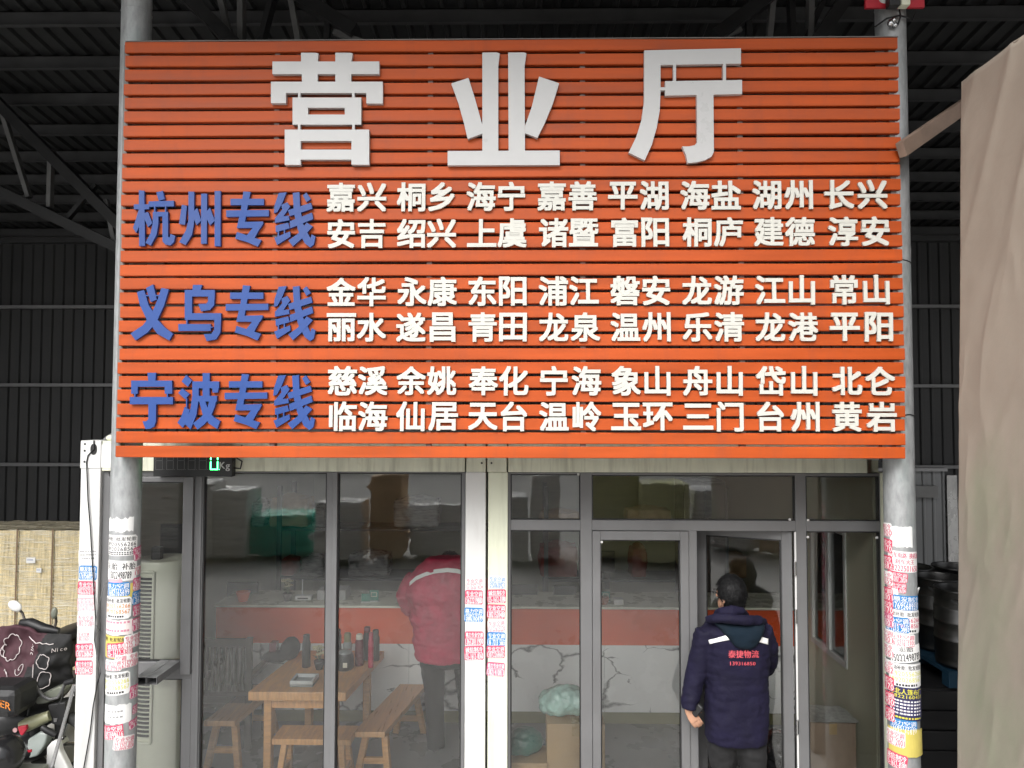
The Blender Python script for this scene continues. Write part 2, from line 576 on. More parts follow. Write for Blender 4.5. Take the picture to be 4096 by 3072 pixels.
# ------------------------------------------------------------------ signboard
YS = -0.64                                    # front faces of the slats
c_bot = U(2048, 1836, YS)
sign = thing("shop_sign", (c_bot.x, YS, c_bot.z), "huge slatted orange signboard with white and blue Chinese characters between two steel posts", "signboard")
XSL = (U(490, 168, YS).x + U(478, 1832, YS).x) / 2
XSR = (U(3590, 150, YS).x + U(3627, 1840, YS).x) / 2
b = MB()
for k in range(30):
    f = k / 29.0
    # top edge of each slat at the left and right end, measured in the photograph
    l = U(490 - 12 * f, 168 + (1783 - 168) * f, YS)
    r_ = U(3590 + 37 * f, 149 + (1789 - 149) * f, YS)
    zt = (l.z + r_.z) / 2
    tilt = random.uniform(-.003, .003)
    jx, jz = random.uniform(-.006, .006), random.uniform(-.0015, .0015)
    x0, x1 = XSL + jx, XSR + jx
    zt += jz
    h = 0.0752
    prof = [(YS + .004, zt), (YS, zt - .004), (YS, zt - h + .004), (YS + .004, zt - h), (YS + .034, zt - h), (YS + .034, zt)]
    n = 14
    rings = []
    for i in range(n + 1):
        x = x0 + (x1 - x0) * i / n
        dz = tilt * (x / 2.5) + 0.003 * noise.noise(Vector((x * 1.3, k * 3.1, 0)))
        dy = 0.004 * noise.noise(Vector((x * 1.1, k * 5.7, 4)))
        rings.append([(x, yy + dy, zz + dz) for yy, zz in prof])
    b.loft(rings, 0, True, smooth=False)
b.build("slat_panel", m_orange, sign)
ZT, ZB = U(2048, 158, YS).z, c_bot.z
for px in (498, 1105, 1720, 2330, 2960, 3570):
    X = XW(px, YS + .05, 1000)
    MB().box(X - .017, X + .017, YS + .022, YS + .076, ZB + .01, ZT - .01).build("batten", m_batten, sign)
MB().box(XSL, XSR, YS - .004, YS + .04, ZT + .001, ZT + .006).build("top_trim", m_batten, sign)

def on_sign(px, py):
    p = U(px, py, YS)
    return p.x, p.z
# the three large characters
def A(pts): return [on_sign(1000 + x / 1.58, y / 1.58) for x, y in pts]
def B(pts): return [on_sign(2200 + x / 2.0109, y / 2.0109) for x, y in pts]
def rect(x0, x1, y0, y1): return [(x0, y0), (x1, y0), (x1, y1), (x0, y1)]
ying = [rect(152, 823, 403, 482), [(332, 348), (420, 348), (441, 352), (436, 404), (436, 530), (338, 530), (332, 404)], [(547, 348), (636, 348), (656, 352), (648, 404), (646, 530), (547, 530)],
        rect(143, 845, 530, 601), rect(143, 237, 530, 665), rect(742, 845, 530, 667), rect(313, 328, 600, 631), rect(652, 668, 600, 631),
        rect(279, 710, 630, 694), rect(279, 710, 737, 800), rect(279, 376, 630, 800), rect(607, 710, 630, 800), rect(313, 328, 800, 832), rect(653, 669, 800, 832),
        rect(230, 760, 832, 903), rect(230, 760, 957, 1020), rect(230, 330, 832, 1053), rect(649, 760, 832, 1052)]
ye = [[(1470, 347), (1560, 346), (1580, 352), (1570, 430), (1570, 970), (1470, 970)], [(1632, 347), (1730, 346), (1747, 352), (1735, 430), (1738, 970), (1635, 970)],
      [(1252, 965), (1956, 962), (1956, 1053), (1252, 1055)],
      [(1275, 541), (1383, 506), (1425, 640), (1472, 808), (1472, 855), (1378, 890), (1352, 780), (1318, 660)],
      [(1826, 498), (1952, 540), (1912, 670), (1862, 790), (1815, 883), (1738, 853), (1738, 808), (1780, 690)]]
ting = [[(752, 424), (1524, 407), (1525, 530), (882, 541), (752, 541)],
        [(752, 424), (882, 424), (882, 760), (876, 900), (852, 1040), (812, 1180), (755, 1303), (627, 1241), (690, 1110), (730, 980), (750, 840)],
        [(918, 671), (1533, 661), (1534, 773), (918, 786)],
        [(1170, 700), (1304, 700), (1308, 1235), (1290, 1272), (1240, 1300), (1175, 1318), (1098, 1325), (1085, 1260), (1055, 1192), (1110, 1192), (1155, 1182), (1174, 1160)],
        rect(983, 1006, 535, 672), rect(1381, 1405, 528, 664), rect(880, 920, 720, 743)]
for polys, T in ((ying, A), (ye, A), (ting, B)):
    b = MB()
    for i, p in enumerate(polys):
        b.prism(T(p), YS - .032 - .0002 * i, YS - .002)
    b.build("big_character", m_big, sign)
# blue characters, traced stroke by stroke
def S1(pts, dx=0, dy=0): return [on_sign((x + dx) / 1.58, (y + dy) / 1.58) for x, y in pts]
hang = [[(888, 1208), (922, 1212), (927, 1557), (890, 1560)], [(857, 1297), (953, 1297), (953, 1328), (857, 1328)], [(890, 1322), (906, 1365), (896, 1425), (872, 1477), (851, 1447), (870, 1390)], [(924, 1352), (946, 1345), (973, 1416), (946, 1440), (925, 1392)],
        [(998, 1222), (1039, 1212), (1051, 1265), (1014, 1275)], [(950, 1279), (1109, 1274), (1109, 1310), (950, 1313)], rect(984, 993, 1308, 1350), rect(1053, 1061, 1308, 1350),
        [(977, 1345), (1073, 1345), (1073, 1373), (977, 1373)], [(977, 1345), (1012, 1345), (1012, 1420), (1000, 1490), (964, 1557), (930, 1540), (962, 1480), (976, 1420)], [(1037, 1345), (1073, 1345), (1073, 1500), (1084, 1508), (1088, 1484), (1118, 1496), (1110, 1535), (1086, 1556), (1055, 1550), (1038, 1530)]]
zhou = [[(1200, 1216), (1237, 1218), (1235, 1420), (1222, 1490), (1182, 1553), (1142, 1535), (1182, 1465), (1200, 1400)], [(1280, 1230), (1318, 1230), (1315, 1545), (1279, 1545)], [(1365, 1213), (1403, 1213), (1402, 1560), (1365, 1560)],
        [(1159, 1300), (1191, 1307), (1179, 1426), (1141, 1420)], [(1235, 1340), (1256, 1320), (1280, 1400), (1251, 1428), (1235, 1390)], [(1316, 1340), (1336, 1318), (1366, 1400), (1336, 1430), (1316, 1390)]]
zhuan = [[(1546, 1216), (1592, 1220), (1580, 1270), (1555, 1412), (1505, 1445), (1530, 1330)], [(1465, 1262), (1675, 1262), (1675, 1302), (1465, 1302)], [(1438, 1335), (1706, 1332), (1706, 1372), (1438, 1376)],
         [(1512, 1409), (1668, 1405), (1672, 1414), (1655, 1446), (1505, 1446)], [(1622, 1420), (1671, 1410), (1615, 1512), (1568, 1492), (1604, 1446)], [(1495, 1513), (1506, 1471), (1660, 1522), (1637, 1564), (1570, 1535)]]
xian = [[(1768, 1226), (1818, 1221), (1789, 1292), (1760, 1345), (1738, 1352), (1742, 1304)], [(1785, 1300), (1822, 1284), (1840, 1312), (1794, 1378), (1772, 1410), (1744, 1412), (1752, 1376), (1790, 1330)], [(1745, 1380), (1832, 1368), (1836, 1397), (1744, 1414)],
        [(1748, 1432), (1828, 1412), (1838, 1448), (1750, 1472)], rect(1762, 1770, 1462, 1500), rect(1800, 1808, 1450, 1490), [(1740, 1508), (1840, 1468), (1843, 1500), (1758, 1553)],
        [(1857, 1226), (1899, 1221), (1903, 1320), (1922, 1420), (1968, 1512), (1976, 1486), (2000, 1500), (1990, 1550), (1966, 1568), (1932, 1542), (1890, 1460), (1864, 1350)], [(1920, 1242), (1943, 1223), (1971, 1265), (1943, 1283)],
        [(1828, 1334), (1972, 1288), (1981, 1325), (1838, 1372)], [(1838, 1404), (1978, 1350), (1986, 1390), (1842, 1448)], [(1945, 1412), (1983, 1436), (1915, 1512), (1858, 1562), (1829, 1526), (1890, 1482)]]
yi = [[(933, 402), (978, 379), (1001, 474), (963, 490)], [(876, 426), (921, 414), (950, 510), (1005, 600), (1050, 650), (1103, 690), (1080, 732), (1005, 690), (940, 605), (895, 510)], [(1030, 401), (1077, 410), (1048, 510), (1002, 610), (945, 680), (868, 731), (836, 688), (915, 635), (970, 560), (1008, 470)], rect(918, 1028, 445, 453)]
wu = [[(1228, 382), (1286, 382), (1274, 424), (1225, 424)], rect(1177, 1366, 414, 455), rect(1177, 1223, 414, 600), [(1324, 440), (1366, 440), (1362, 510), (1336, 540), (1280, 548), (1262, 502), (1312, 500), (1324, 485)], rect(1180, 1406, 560, 602),
      [(1364, 590), (1406, 590), (1402, 680), (1376, 724), (1316, 736), (1297, 692), (1345, 690), (1362, 665)], rect(1137, 1341, 628, 672), rect(1187, 1195, 600, 630), rect(1338, 1352, 645, 653)]
ning = [[(942, 935), (996, 935), (991, 990), (948, 990)], rect(840, 1098, 984, 1023), rect(840, 881, 984, 1067), rect(1051, 1098, 984, 1067), rect(831, 1103, 1087, 1133), [(949, 1120), (998, 1120), (996, 1240), (985, 1274), (960, 1286), (930, 1289), (912, 1240), (935, 1240), (948, 1228)], rect(860, 868, 1060, 1090), rect(1064, 1072, 1060, 1090)]
bo = [[(1185, 949), (1222, 985), (1196, 1023), (1157, 990)], [(1160, 1034), (1207, 1070), (1180, 1102), (1136, 1062)], [(1176, 1150), (1208, 1168), (1190, 1240), (1165, 1281), (1131, 1250), (1158, 1205)], rect(1290, 1334, 937, 995), rect(1225, 1393, 989, 1032),
      [(1225, 989), (1266, 989), (1264, 1110), (1250, 1200), (1214, 1291), (1178, 1258), (1212, 1170), (1225, 1080)], [(1350, 1020), (1393, 1020), (1385, 1060), (1352, 1060)], rect(1290, 1333, 1030, 1090), rect(1258, 1380, 1080, 1116),
      [(1340, 1082), (1381, 1084), (1366, 1150), (1340, 1215), (1300, 1260), (1258, 1292), (1230, 1252), (1285, 1210), (1322, 1150)], [(1268, 1112), (1306, 1112), (1326, 1175), (1360, 1215), (1400, 1240), (1382, 1289), (1330, 1255), (1290, 1195)], rect(1186, 1193, 1095, 1155)]
rows_blue = [[(hang, 0, 0), (zhou, 0, 0), (zhuan, 0, 0), (xian, 0, 0)],
             [(yi, 0, 1422), (wu, 0, 1422), (zhuan, -3, 590), (xian, 0, 590)],
             [(ning, 0, 1422), (bo, 0, 1422), (zhuan, -10, 1148), (xian, -4, 1150)]]
for rw in rows_blue:
    for polys, dx, dy in rw:
        b = MB()
        for i, p in enumerate(polys):
            b.prism(S1(p, dx, dy), YS - .022 - .0002 * i, YS - .002)
        b.build("blue_character", m_blue, sign)
EM = 122 / FPX * (YS + 5.4)
for yl, yr, chars, xs in ROWS:
    for i, (ch, px) in enumerate(zip(chars, xs)):
        py = yl + (yr - yl) * i / 15.0
        X, Z = on_sign(px, py)
        vs = GL[(ch, 0)][0]
        gx = (min(v[0] for v in vs) + max(v[0] for v in vs)) / 2
        gy = (min(v[1] for v in vs) + max(v[1] for v in vs)) / 2
        hh = (max(v[1] for v in vs) - min(v[1] for v in vs))
        ww = (max(v[0] for v in vs) - min(v[0] for v in vs))
        s_ = EM * min(1.06, 0.92 / max(hh, ww))
        b = MB()
        tz = random.uniform(-.012, .012)
        glyph_prism(b, ch, BOLD, lambda x, y, d: (X + (x - gx) * s_ + (y - gy) * s_ * tz, YS - .003 - d, Z + (y - gy) * s_), 0.015)
        b.build("white_character", m_white, sign, fix=False)

# ------------------------------------------------------------------ posts
YP, RP = -0.45, 0.097
def steel_post(X, label):
    t = thing("steel_post", (X, YP, 0), label, "steel post", "steel posts carrying the signboard")
    zt = zroof(YP)
    b = MB().lathe((X, YP, 0), [(RP, 0), (RP, zt)], 40)
    b.lathe((X, YP, U(545, 55, YP).z), [(RP + .0005, -.006), (RP + .003, 0), (RP + .0005, .006)], 40, 0, False)
    b.build("pipe", m_galv, t)
    return t
XPL = (U(482, 3057, YP).x + U(545, 100, YP).x) / 2
XPR = (U(3618, 3050, YP).x + U(3561, 130, YP).x) / 2
post_l = steel_post(XPL, "grey galvanised post left of the windows, papered with repair stickers")
post_r = steel_post(XPR, "grey galvanised post right of the glass door, papered with stickers")

# ------------------------------------------------------------------ container offices
XL, XS_, XR = XW(325, 0, 1800), XW(1945, 0, 2300), XW(3562, 0, 2200)
ZC = ZW(1762, 0, 360)                          # top of the containers
ZBM = ZW(1886, 0, 1200)                        # underside of the top beam
DEPTH = 5.9
def container(x0, x1, label, left):
    t = thing("container_office", ((x0 + x1) / 2, 0, 0), label, "container office", "the pair of joined container offices")
    t_in = .06
    b = MB().box(x0 + .02, x1 - .02, DEPTH, DEPTH + .06, 0, ZC - .02); b.build("rear_wall", m_inwall, t)
    if left:
        MB().box(x0 + .01, x0 + t_in, .14, DEPTH, 0, ZC - .02).build("end_wall", m_inwall, t)
    else:
        # end wall with its window opening
        ys0, ys1 = 0.60, 1.33
        zs0, zs1 = 0.90, 2.02
        b = MB().box(x1 - t_in, x1 - .01, .14, ys0, 0, ZC - .02).box(x1 - t_in, x1 - .01, ys1, DEPTH, 0, ZC - .02)
        b.box(x1 - t_in, x1 - .01, ys0, ys1, 0, zs0).box(x1 - t_in, x1 - .01, ys0, ys1, zs1, ZC - .02)
        b.build("end_wall", m_inwall, t)
        b = MB()
        xa, xb = x1 - t_in - .012, x1 - .02
        for (ya, yb2, za, zb) in ((ys0, ys1, zs0, zs0 + .05), (ys0, ys1, zs1 - .05, zs1), (ys0, ys0 + .04, zs0 + .05, zs1 - .05), (ys1 - .04, ys1, zs0 + .05, zs1 - .05), (.93, .99, zs0 + .05, zs1 - .05)):
            b.box(xa, xb, ya, yb2, za, zb)
        o = b.build("window_frame", m_post, t, bevel=.003)
        MB().box(x1 - .046, x1 - .04, ys0 + .04, ys1 - .04, zs0 + .05, zs1 - .05).build("pane", m_glass, o)
    MB().box(x0 + .01, x1 - .01, .13, DEPTH, ZC - .14, ZC - .012).build("roof_panel", m_post, t)
    MB().box(x0 + .01, x1 - .01, .005, DEPTH, 0.004, .03).build("floor", m_infloor, t)
    bm_ = MB().box(x0 + .157, x1 - .157, .002, .13, ZBM, ZC - .004)
    bm_.build("top_beam", m_beam, t, bevel=.004)
    return t
off_l = container(XL, XS_ - .004, "white container office with tall sliding windows under the orange signboard", True)
off_r = container(XS_ + .004, XR, "cream container office with the open glass door under the orange signboard", False)
def upright(t, x0, x1, m, z1=ZBM):
    return MB().box(x0, x1, 0, .14, 0, z1).build("corner_post", m, t, bevel=.006)
post_c1 = upright(off_l, XL, XL + .15, m_post, ZW(1872, 0, 360))
post_c2 = upright(off_l, XW(1861), XS_ - .005, m_post)
post_c3 = upright(off_r, XW(1952), XW(2031), m_cream)
post_c4 = upright(off_r, XW(3528, 0, 1950), XR, m_cream)
# corner casting with an oval hole and bolt holes
zc0 = ZW(1874, 0, 360)
cast = MB().box(XL - .004, XL + .152, -.006, .146, zc0, ZC).build("corner_casting", m_post, off_l, bevel=.006)
hx, hz = XW(377, 0, 1790), ZW(1797, 0, 377)
def oval(cx, cz, rx, rz, n=24): return [(cx + rx * math.cos(6.2832 * k / n), cz + rz * math.copysign(abs(math.sin(6.2832 * k / n)) ** .8, math.sin(6.2832 * k / n))) for k in range(n)]
MB().prism(oval(hx, hz, .025, .042), -.0075, -.004).build("lifting_hole", m_gasket, cast)
for (px, py) in ((342, 1776), (341, 1803), (340, 1847)):
    MB().prism(oval(XW(px, 0, py), ZW(py, 0, px), .008, .008, 12), -.0078, -.004).build("bolt_hole", m_gasket, cast)
cast2 = MB().box(XL + .153, XL + .36, -.003, .12, ZW(1872, 0, 420), ZC - .03).build("beam_end", m_post, off_l, bevel=.004)
for (px, t) in ((1927, off_l), (1966, off_r)):
    x0 = XS_ - .15 if t is off_l else XS_ + .006
    x1 = XS_ - .006 if t is off_l else XS_ + .15
    c = MB().box(x0, x1, -.003, .128, ZBM + .002, ZC).build("beam_end", m_beam, t, bevel=.004)
    MB().prism(oval(XW(px, 0, 1852), ZW(1852, 0, px), .0075, .0075, 12), -.005, -.002).build("bolt_hole", m_gasket, c)

# windows and doors -------------------------------------------------
def zpx(py, px=2048): return ZW(py, .05, px)
def frame_bars(t, bars, y0, y1, name, m=None, bevel=.004):
    b = MB()
    for i, (a0, a1, b0, b1) in enumerate(bars):
        b.box(a0, a1, y0 + .0006 * (i % 5), y1, b0, b1)
    return b.build(name, m or m_alu, t, bevel=bevel)
def pane(parent, x0, x1, z0, z1, y=.055):
    g_ = .009
    MB().box(x0, x1, y - .005, y + .005, z0, z1).build("pane", m_glass, parent)
    # dark rubber gasket round the glass
    b = MB()
    yy0, yy1 = y - .016, y - .006
    b.box(x0, x1, yy0, yy1, z1 - g_, z1).box(x0, x1, yy0, yy1, z0, z0 + g_).box(x0, x0 + g_, yy0, yy1, z0 + g_, z1 - g_).box(x1 - g_, x1, yy0, yy1, z0 + g_, z1 - g_)
    b.build("gasket", m_gasket, parent)
Z0 = .03
ZTF = ZBM - .004
def xp(px, py=2000): return XW(px, .05, py)
xj = XL + .15
# left office: outer frame
wl = frame_bars(off_l, [(xj + .002, xp(440), Z0, ZTF), (xp(783), xp(818), Z0, ZTF), (xp(1309), xp(1354), Z0, ZTF), (xp(1848), xp(1862), Z0, ZTF),
                        (xp(440), xp(783), zpx(1908), ZTF), (xp(818), xp(1309), zpx(1893), ZTF), (xp(1354), xp(1848), zpx(1893), ZTF),
                        (xp(440), xp(783), zpx(2722), zpx(2701)), (xp(440), xp(783), Z0, .10), (xp(818), xp(1309), Z0, .10), (xp(1354), xp(1848), Z0, .10),
                        (xp(746), xp(783), .10, zpx(2722))], .03, .10, "window_frame")
pane(wl, xp(818), xp(1309), .10, zpx(1893))
pane(wl, xp(1354), xp(1848), .10, zpx(1893))
pane(wl, xp(440), xp(746), .10, zpx(2722))
MB().box(xp(1336), xp(1354), .012, .03, Z0, ZTF).build("sliding_stile", m_alu, wl, bevel=.003)
MB().box(xp(806), xp(814), .018, .0295, Z0, ZTF).build("sliding_stile", m_alu, wl, bevel=.003)
sash = frame_bars(off_l, [(xp(442), xp(500), zpx(2700), zpx(1909)), (xp(742), xp(782), zpx(2700), zpx(1909)), (xp(500), xp(742), zpx(2700), zpx(2650)), (xp(500), xp(742), zpx(1930), zpx(1909))], .005, .075, "casement_sash")
pane(sash, xp(500), xp(742), zpx(2650), zpx(1930), .045)
# right office
xa, xb = xp(2031), xp(3527)
zr1, zr0 = zpx(2078), zpx(2119)
zr1r, zr0r = zpx(2090, 3350), zpx(2134, 3350)
wr = frame_bars(off_r, [(xa, xp(2043), Z0, ZTF), (xp(3514), xb, Z0, ZTF), (xp(2321), xp(2367), Z0, ZTF), (xp(3178), xp(3220), Z0, ZTF),
                        (xp(2043), xp(2321), zr0, zr1), (xp(2367), xp(3178), zr0, zr1), (xp(3220), xp(3514), zr0, zr1),
                        (xp(2043), xp(2321), zpx(1895), ZTF), (xp(2367), xp(3178), zpx(1898), ZTF), (xp(3220), xp(3514), zpx(1900), ZTF),
                        (xp(2043), xp(2321), Z0, .10), (xp(3220), xp(3514), Z0, .10),
                        (xp(2751), xp(2784), Z0, zr0)], .03, .10, "window_frame")
pane(wr, xp(2043), xp(2321), zr1, zpx(1895)); pane(wr, xp(2367), xp(3178), zr1, zpx(1898)); pane(wr, xp(3220), xp(3514), zr1, zpx(1900))
pane(wr, xp(2043), xp(2321), .10, zr0); pane(wr, xp(3220), xp(3514), .10, zr0)
for (px, py) in ((2313, 1897), (3159, 2078), (3232, 2080), (3231, 2148), (3507, 2150)):
    p = U(px, py, .03)
    MB().box(p.x - .008, p.x + .008, .026, .034, p.z - .008, p.z + .008).box(p.x - .003, p.x + .003, .018, .026, p.z - .003, p.z + .003).build("glass_clip", m_post, wr)
ld = frame_bars(off_r, [(xp(2368), xp(2400), .04, zr0 - .004), (xp(2717), xp(2750), .04, zr0 - .004), (xp(2400), xp(2717), zpx(2156), zr0 - .004), (xp(2400), xp(2717), .04, .17)], .02, .085, "fixed_door_leaf")
pane(ld, xp(2400), xp(2717), .17, zpx(2156))
p = U(2407, 2168, .03)
MB().box(p.x - .008, p.x + .008, .026, .034, p.z - .008, p.z + .008).build("glass_clip", m_post, ld)
# open leaf, hinged on the right and swung inwards
hxp = xp(3168)
Wd = hxp - xp(2790)
ang = R(23)
door = thing("d", (0, 0, 0), None, None)
bpy.data.objects.remove(door)
def dloc(s, y, z):   # s: distance from the hinge along the leaf
    return (hxp - s * math.cos(ang) + y * math.sin(ang) * 0, .06 + s * math.sin(ang) + y, z)
def dbox(b, s0, s1, y0, y1, z0, z1):
    vs = [dloc(s, y, z) for z in (z0, z1) for y in (y0, y1) for s in (s1, s0)]
    b.add(vs, [(0, 2, 3, 1), (4, 5, 7, 6), (0, 1, 5, 4), (2, 6, 7, 3), (0, 4, 6, 2), (1, 3, 7, 5)])
zdt = zr0 - .006
b = MB()
dbox(b, 0, .075, 0, .05, .04, zdt); dbox(b, Wd - .075, Wd, 0.0004, .05, .04, zdt); dbox(b, .075, Wd - .075, .0006, .05, zdt - .07, zdt); dbox(b, .075, Wd - .075, .0006, .05, .04, .18)
dl = b.build("open_door_leaf", m_alu, off_r, bevel=.004)
b = MB(); dbox(b, .075, Wd - .075, .02, .03, .18, zdt - .07); b.build("pane", m_glass, dl)
b = MB(); dbox(b, .075, .085, .010, .019, .18, zdt - .07); dbox(b, Wd - .085, Wd - .075, .010, .019, .18, zdt - .07); dbox(b, .085, Wd - .085, .0104, .019, zdt - .08, zdt - .07); b.build("gasket", m_gasket, dl)
b = MB(); dbox(b, Wd - .055, Wd - .022, -.03, -.0005, .98, 1.16); dbox(b, Wd - .14, Wd - .03, -.045, -.03, 1.06, 1.085); b.build("handle", m_black, dl, bevel=.004)
MB().box(hxp + .004, hxp + .016, .022, .0295, .04, zr0 - .004).build("weather_strip", m_post, wr)
for pz in (2270, 2460, 2900):
    z = zpx(pz, 3170)
    MB().tube([(hxp + .004, .018, z - .05), (hxp + .004, .018, z + .05)], .011, 12).build("hinge", m_chrome, dl)
# bracket of two channel sections sticking out by the left post
b = MB()
for k in range(2):
    x0 = -2.690 + .078 * k
    zt, zb = 1.135, 1.085
    for (xx0, xx1, zz0, zz1) in ((x0, x0 + .075, zt - .004, zt), (x0, x0 + .075, zb, zb + .004), (x0, x0 + .004, zb + .004, zt - .004), (x0 + .071, x0 + .075, zb + .004, zt - .004)):
        b.box(xx0, xx1, -.33, .02, zz0, zz1)
t = b.build("steel_bracket", m_alu)
tag(t, "pair of open grey box sections jutting out beside the left post", "bracket")
# ------------------------------------------------------------------ stickers
def flat(name, c, rough=0.55):
    return mat(name, c, rough, var=0.06, scale=14, rvar=0.05)
PAL = {
 'red': (flat("sticker_red", (0.62, 0.055, 0.12)), flat("ink_white", (0.80, 0.78, 0.78))),
 'pink': (flat("sticker_pink", (0.66, 0.36, 0.40)), flat("ink_pale", (0.78, 0.72, 0.73))),
 'rose': (flat("sticker_rose", (0.56, 0.10, 0.20)), flat("ink_white", (0, 0, 0))),
 'wred': (flat("sticker_white", (0.78, 0.77, 0.76)), flat("ink_red", (0.58, 0.06, 0.13))),
 'blue': (flat("sticker_blue", (0.02, 0.19, 0.48)), flat("ink_white", (0, 0, 0))),
 'wblue': (flat("sticker_white", (0, 0, 0)), flat("ink_blue", (0.03, 0.20, 0.50))),
 'wblack': (flat("sticker_white", (0, 0, 0)), flat("ink_black", (0.02, 0.02, 0.022))),
 'navy': (flat("sticker_navy", (0.02, 0.02, 0.09)), flat("ink_yellow", (0.75, 0.68, 0.06))),
 'paper': (flat("torn_paper", (0.76, 0.76, 0.75)), flat("ink_grey", (0.30, 0.30, 0.30))),
 'yellow': (flat("sticker_yellow", (0.58, 0.48, 0.12)), flat("ink_pale", (0, 0, 0))),
 'pinkpaper': (flat("torn_pink_paper", (0.72, 0.64, 0.63)), flat("ink_pink", (0.60, 0.24, 0.32))),
}
INK = {'r': MATS["ink_red"], 'o': flat("ink_orange", (0.60, 0.20, 0.03)), 'y': flat("ink_lemon", (0.62, 0.60, 0.12)), 'k': MATS["ink_black"], 'w': MATS["ink_white"]}
_sn = [0]
LAID = {}
def sticker(parent, place, w_, h_, style, lines, torn=0.0, name="sticker", cols=14):
    """place(u, v, lift) -> world. lines: (kind, text, v centre, height, width fraction[, ink])"""
    _sn[0] += 1
    sd_ = _sn[0]
    cs = [place(u, v, 0) for u in (-w_ / 2, w_ / 2) for v in (-h_ / 2, h_ / 2)]
    bb = (min(p[0] for p in cs), max(p[0] for p in cs), min(p[2] for p in cs), max(p[2] for p in cs))
    lay = 0
    for q, l in LAID.setdefault(parent.name, []):
        if bb[0] < q[1] and bb[1] > q[0] and bb[2] < q[3] and bb[3] > q[2]:
            lay = max(lay, l + 1)
    LAID[parent.name].append((bb, lay))
    lift0 = 0.0010 + 0.0009 * lay
    bgm, fgm = PAL[style]
    mats = [bgm, fgm]
    b = MB()
    top, bot = [], []
    rc = min(w_, h_) * .10
    for i in range(cols + 1):
        u = -w_ / 2 + w_ * i / cols
        if torn:
            e = .5 + .5 * abs(2 * i / cols - 1) ** 3
            t_ = h_ / 2 * (1 - torn * (0.75 * abs(noise.noise(Vector((i * .55, sd_ * 3.3, 0)))) + .5 * e * abs(noise.noise(Vector((i * 1.7, sd_ * 1.3, 2))))))
            b_ = -h_ / 2 * (1 - torn * (0.75 * abs(noise.noise(Vector((i * .6, sd_ * 7.7, 5)))) + .5 * e * abs(noise.noise(Vector((i * 1.9, sd_ * 2.3, 8))))))
        else:
            ed = min(u + w_ / 2, w_ / 2 - u)
            cut = rc - math.sqrt(max(rc * rc - (rc - ed) ** 2, 0)) if ed < rc else 0
            t_, b_ = h_ / 2 - cut, -h_ / 2 + cut
        top.append((u, t_)); bot.append((u, b_))
    n = cols + 1
    b.add([place(u, v, lift0) for u, v in top] + [place(u, v, lift0) for u, v in bot], [(i, i + n, i + n + 1, i + 1) for i in range(cols)], 0)
    for ln in lines:
        kind, txt, vc, hh, wf = ln[:5]
        mi = 1
        if len(ln) > 5:
            mm = INK[ln[5]]
            if mm not in mats: mats.append(mm)
            mi = mats.index(mm)
        if kind == 't':
            V, Fc = text2d(txt, 0, w_ * wf, h_ * hh)
            for k, (dx, dy) in enumerate(((-.010, 0), (.010, 0.0))):
                dd = dx * h_ * hh * 1.6
                b.add([place(x + dd, y + vc * h_ + dy * h_ * hh, lift0 + .0006 + .0001 * k) for x, y in V], Fc, mi)
        elif kind == 'd':       # a line of print too small to read
            nd = int(txt)
            cw = w_ * wf / nd
            for k in range(nd):
                u0 = -w_ * wf / 2 + k * cw + cw * .1
                u1 = u0 + cw * random.uniform(.55, .85)
                v0, v1 = vc * h_ - hh * h_ / 2, vc * h_ + hh * h_ / 2
                b.add([place(u0, v0, lift0 + .0007), place(u1, v0, lift0 + .0007), place(u1, v1, lift0 + .0007), place(u0, v1, lift0 + .0007)], [(0, 1, 2, 3)], mi)
        elif kind == 'box':     # thin border
            for (a0, a1, c0, c1) in ((-.46, .46, .40, .43), (-.46, .46, -.43, -.40), (-.46, -.44, -.4, .4), (.44, .46, -.4, .4)):
                m_ = 10
                for q in range(m_):
                    u0, u1 = (a0 + (a1 - a0) * q / m_) * w_, (a0 + (a1 - a0) * (q + 1) / m_) * w_
                    b.add([place(u0, c0 * h_, lift0 + .0005), place(u1, c0 * h_, lift0 + .0005), place(u1, c1 * h_, lift0 + .0005), place(u0, c1 * h_, lift0 + .0005)], [(0, 1, 2, 3)], mi)
    return b.build(name, mats, parent, fix=False)

def on_flat(px, py, rot=0.0, y=0.0):
    p = U(px, py, y)
    rot += random.uniform(-2, 2)
    c, s = math.cos(R(rot)), math.sin(R(rot))
    return lambda u, v, l: (p.x + u * c - v * s, y - l, p.z + u * s + v * c)
def on_pole(X, th, py, rot=0.0):
    z = U(2048 + (X / 2.68) * 1560, py, YP - RP).z
    th = th * .97
    rot += random.uniform(-3, 3)
    c, s = math.cos(R(rot)), math.sin(R(rot))
    def f(u, v, l):
        a = R(th + (27 if X < 0 else -27)) + (u * c - v * s) / RP
        return (X + (RP + l) * math.sin(a), YP - (RP + l) * math.cos(a), z + u * s + v * c)
    return f
def ad(title, num, tiny=True):
    L = [('t', title, .25, .34, .90)]
    if tiny: L.append(('d', 11, .03, .05, .86))
    L.append(('t', num, -.21, .38, .94))
    if tiny: L.append(('d', 9, -.445, .045, .8))
    return L
def tyre_ad(n1, n2, ink):
    return [('t', "流动补胎 批发轮胎", .33, .20, .92, 'k'), ('t', n1, .08, .19, .92, ink), ('t', n2, -.17, .19, .92, ink), ('d', 8, -.39, .09, .6, 'k')]

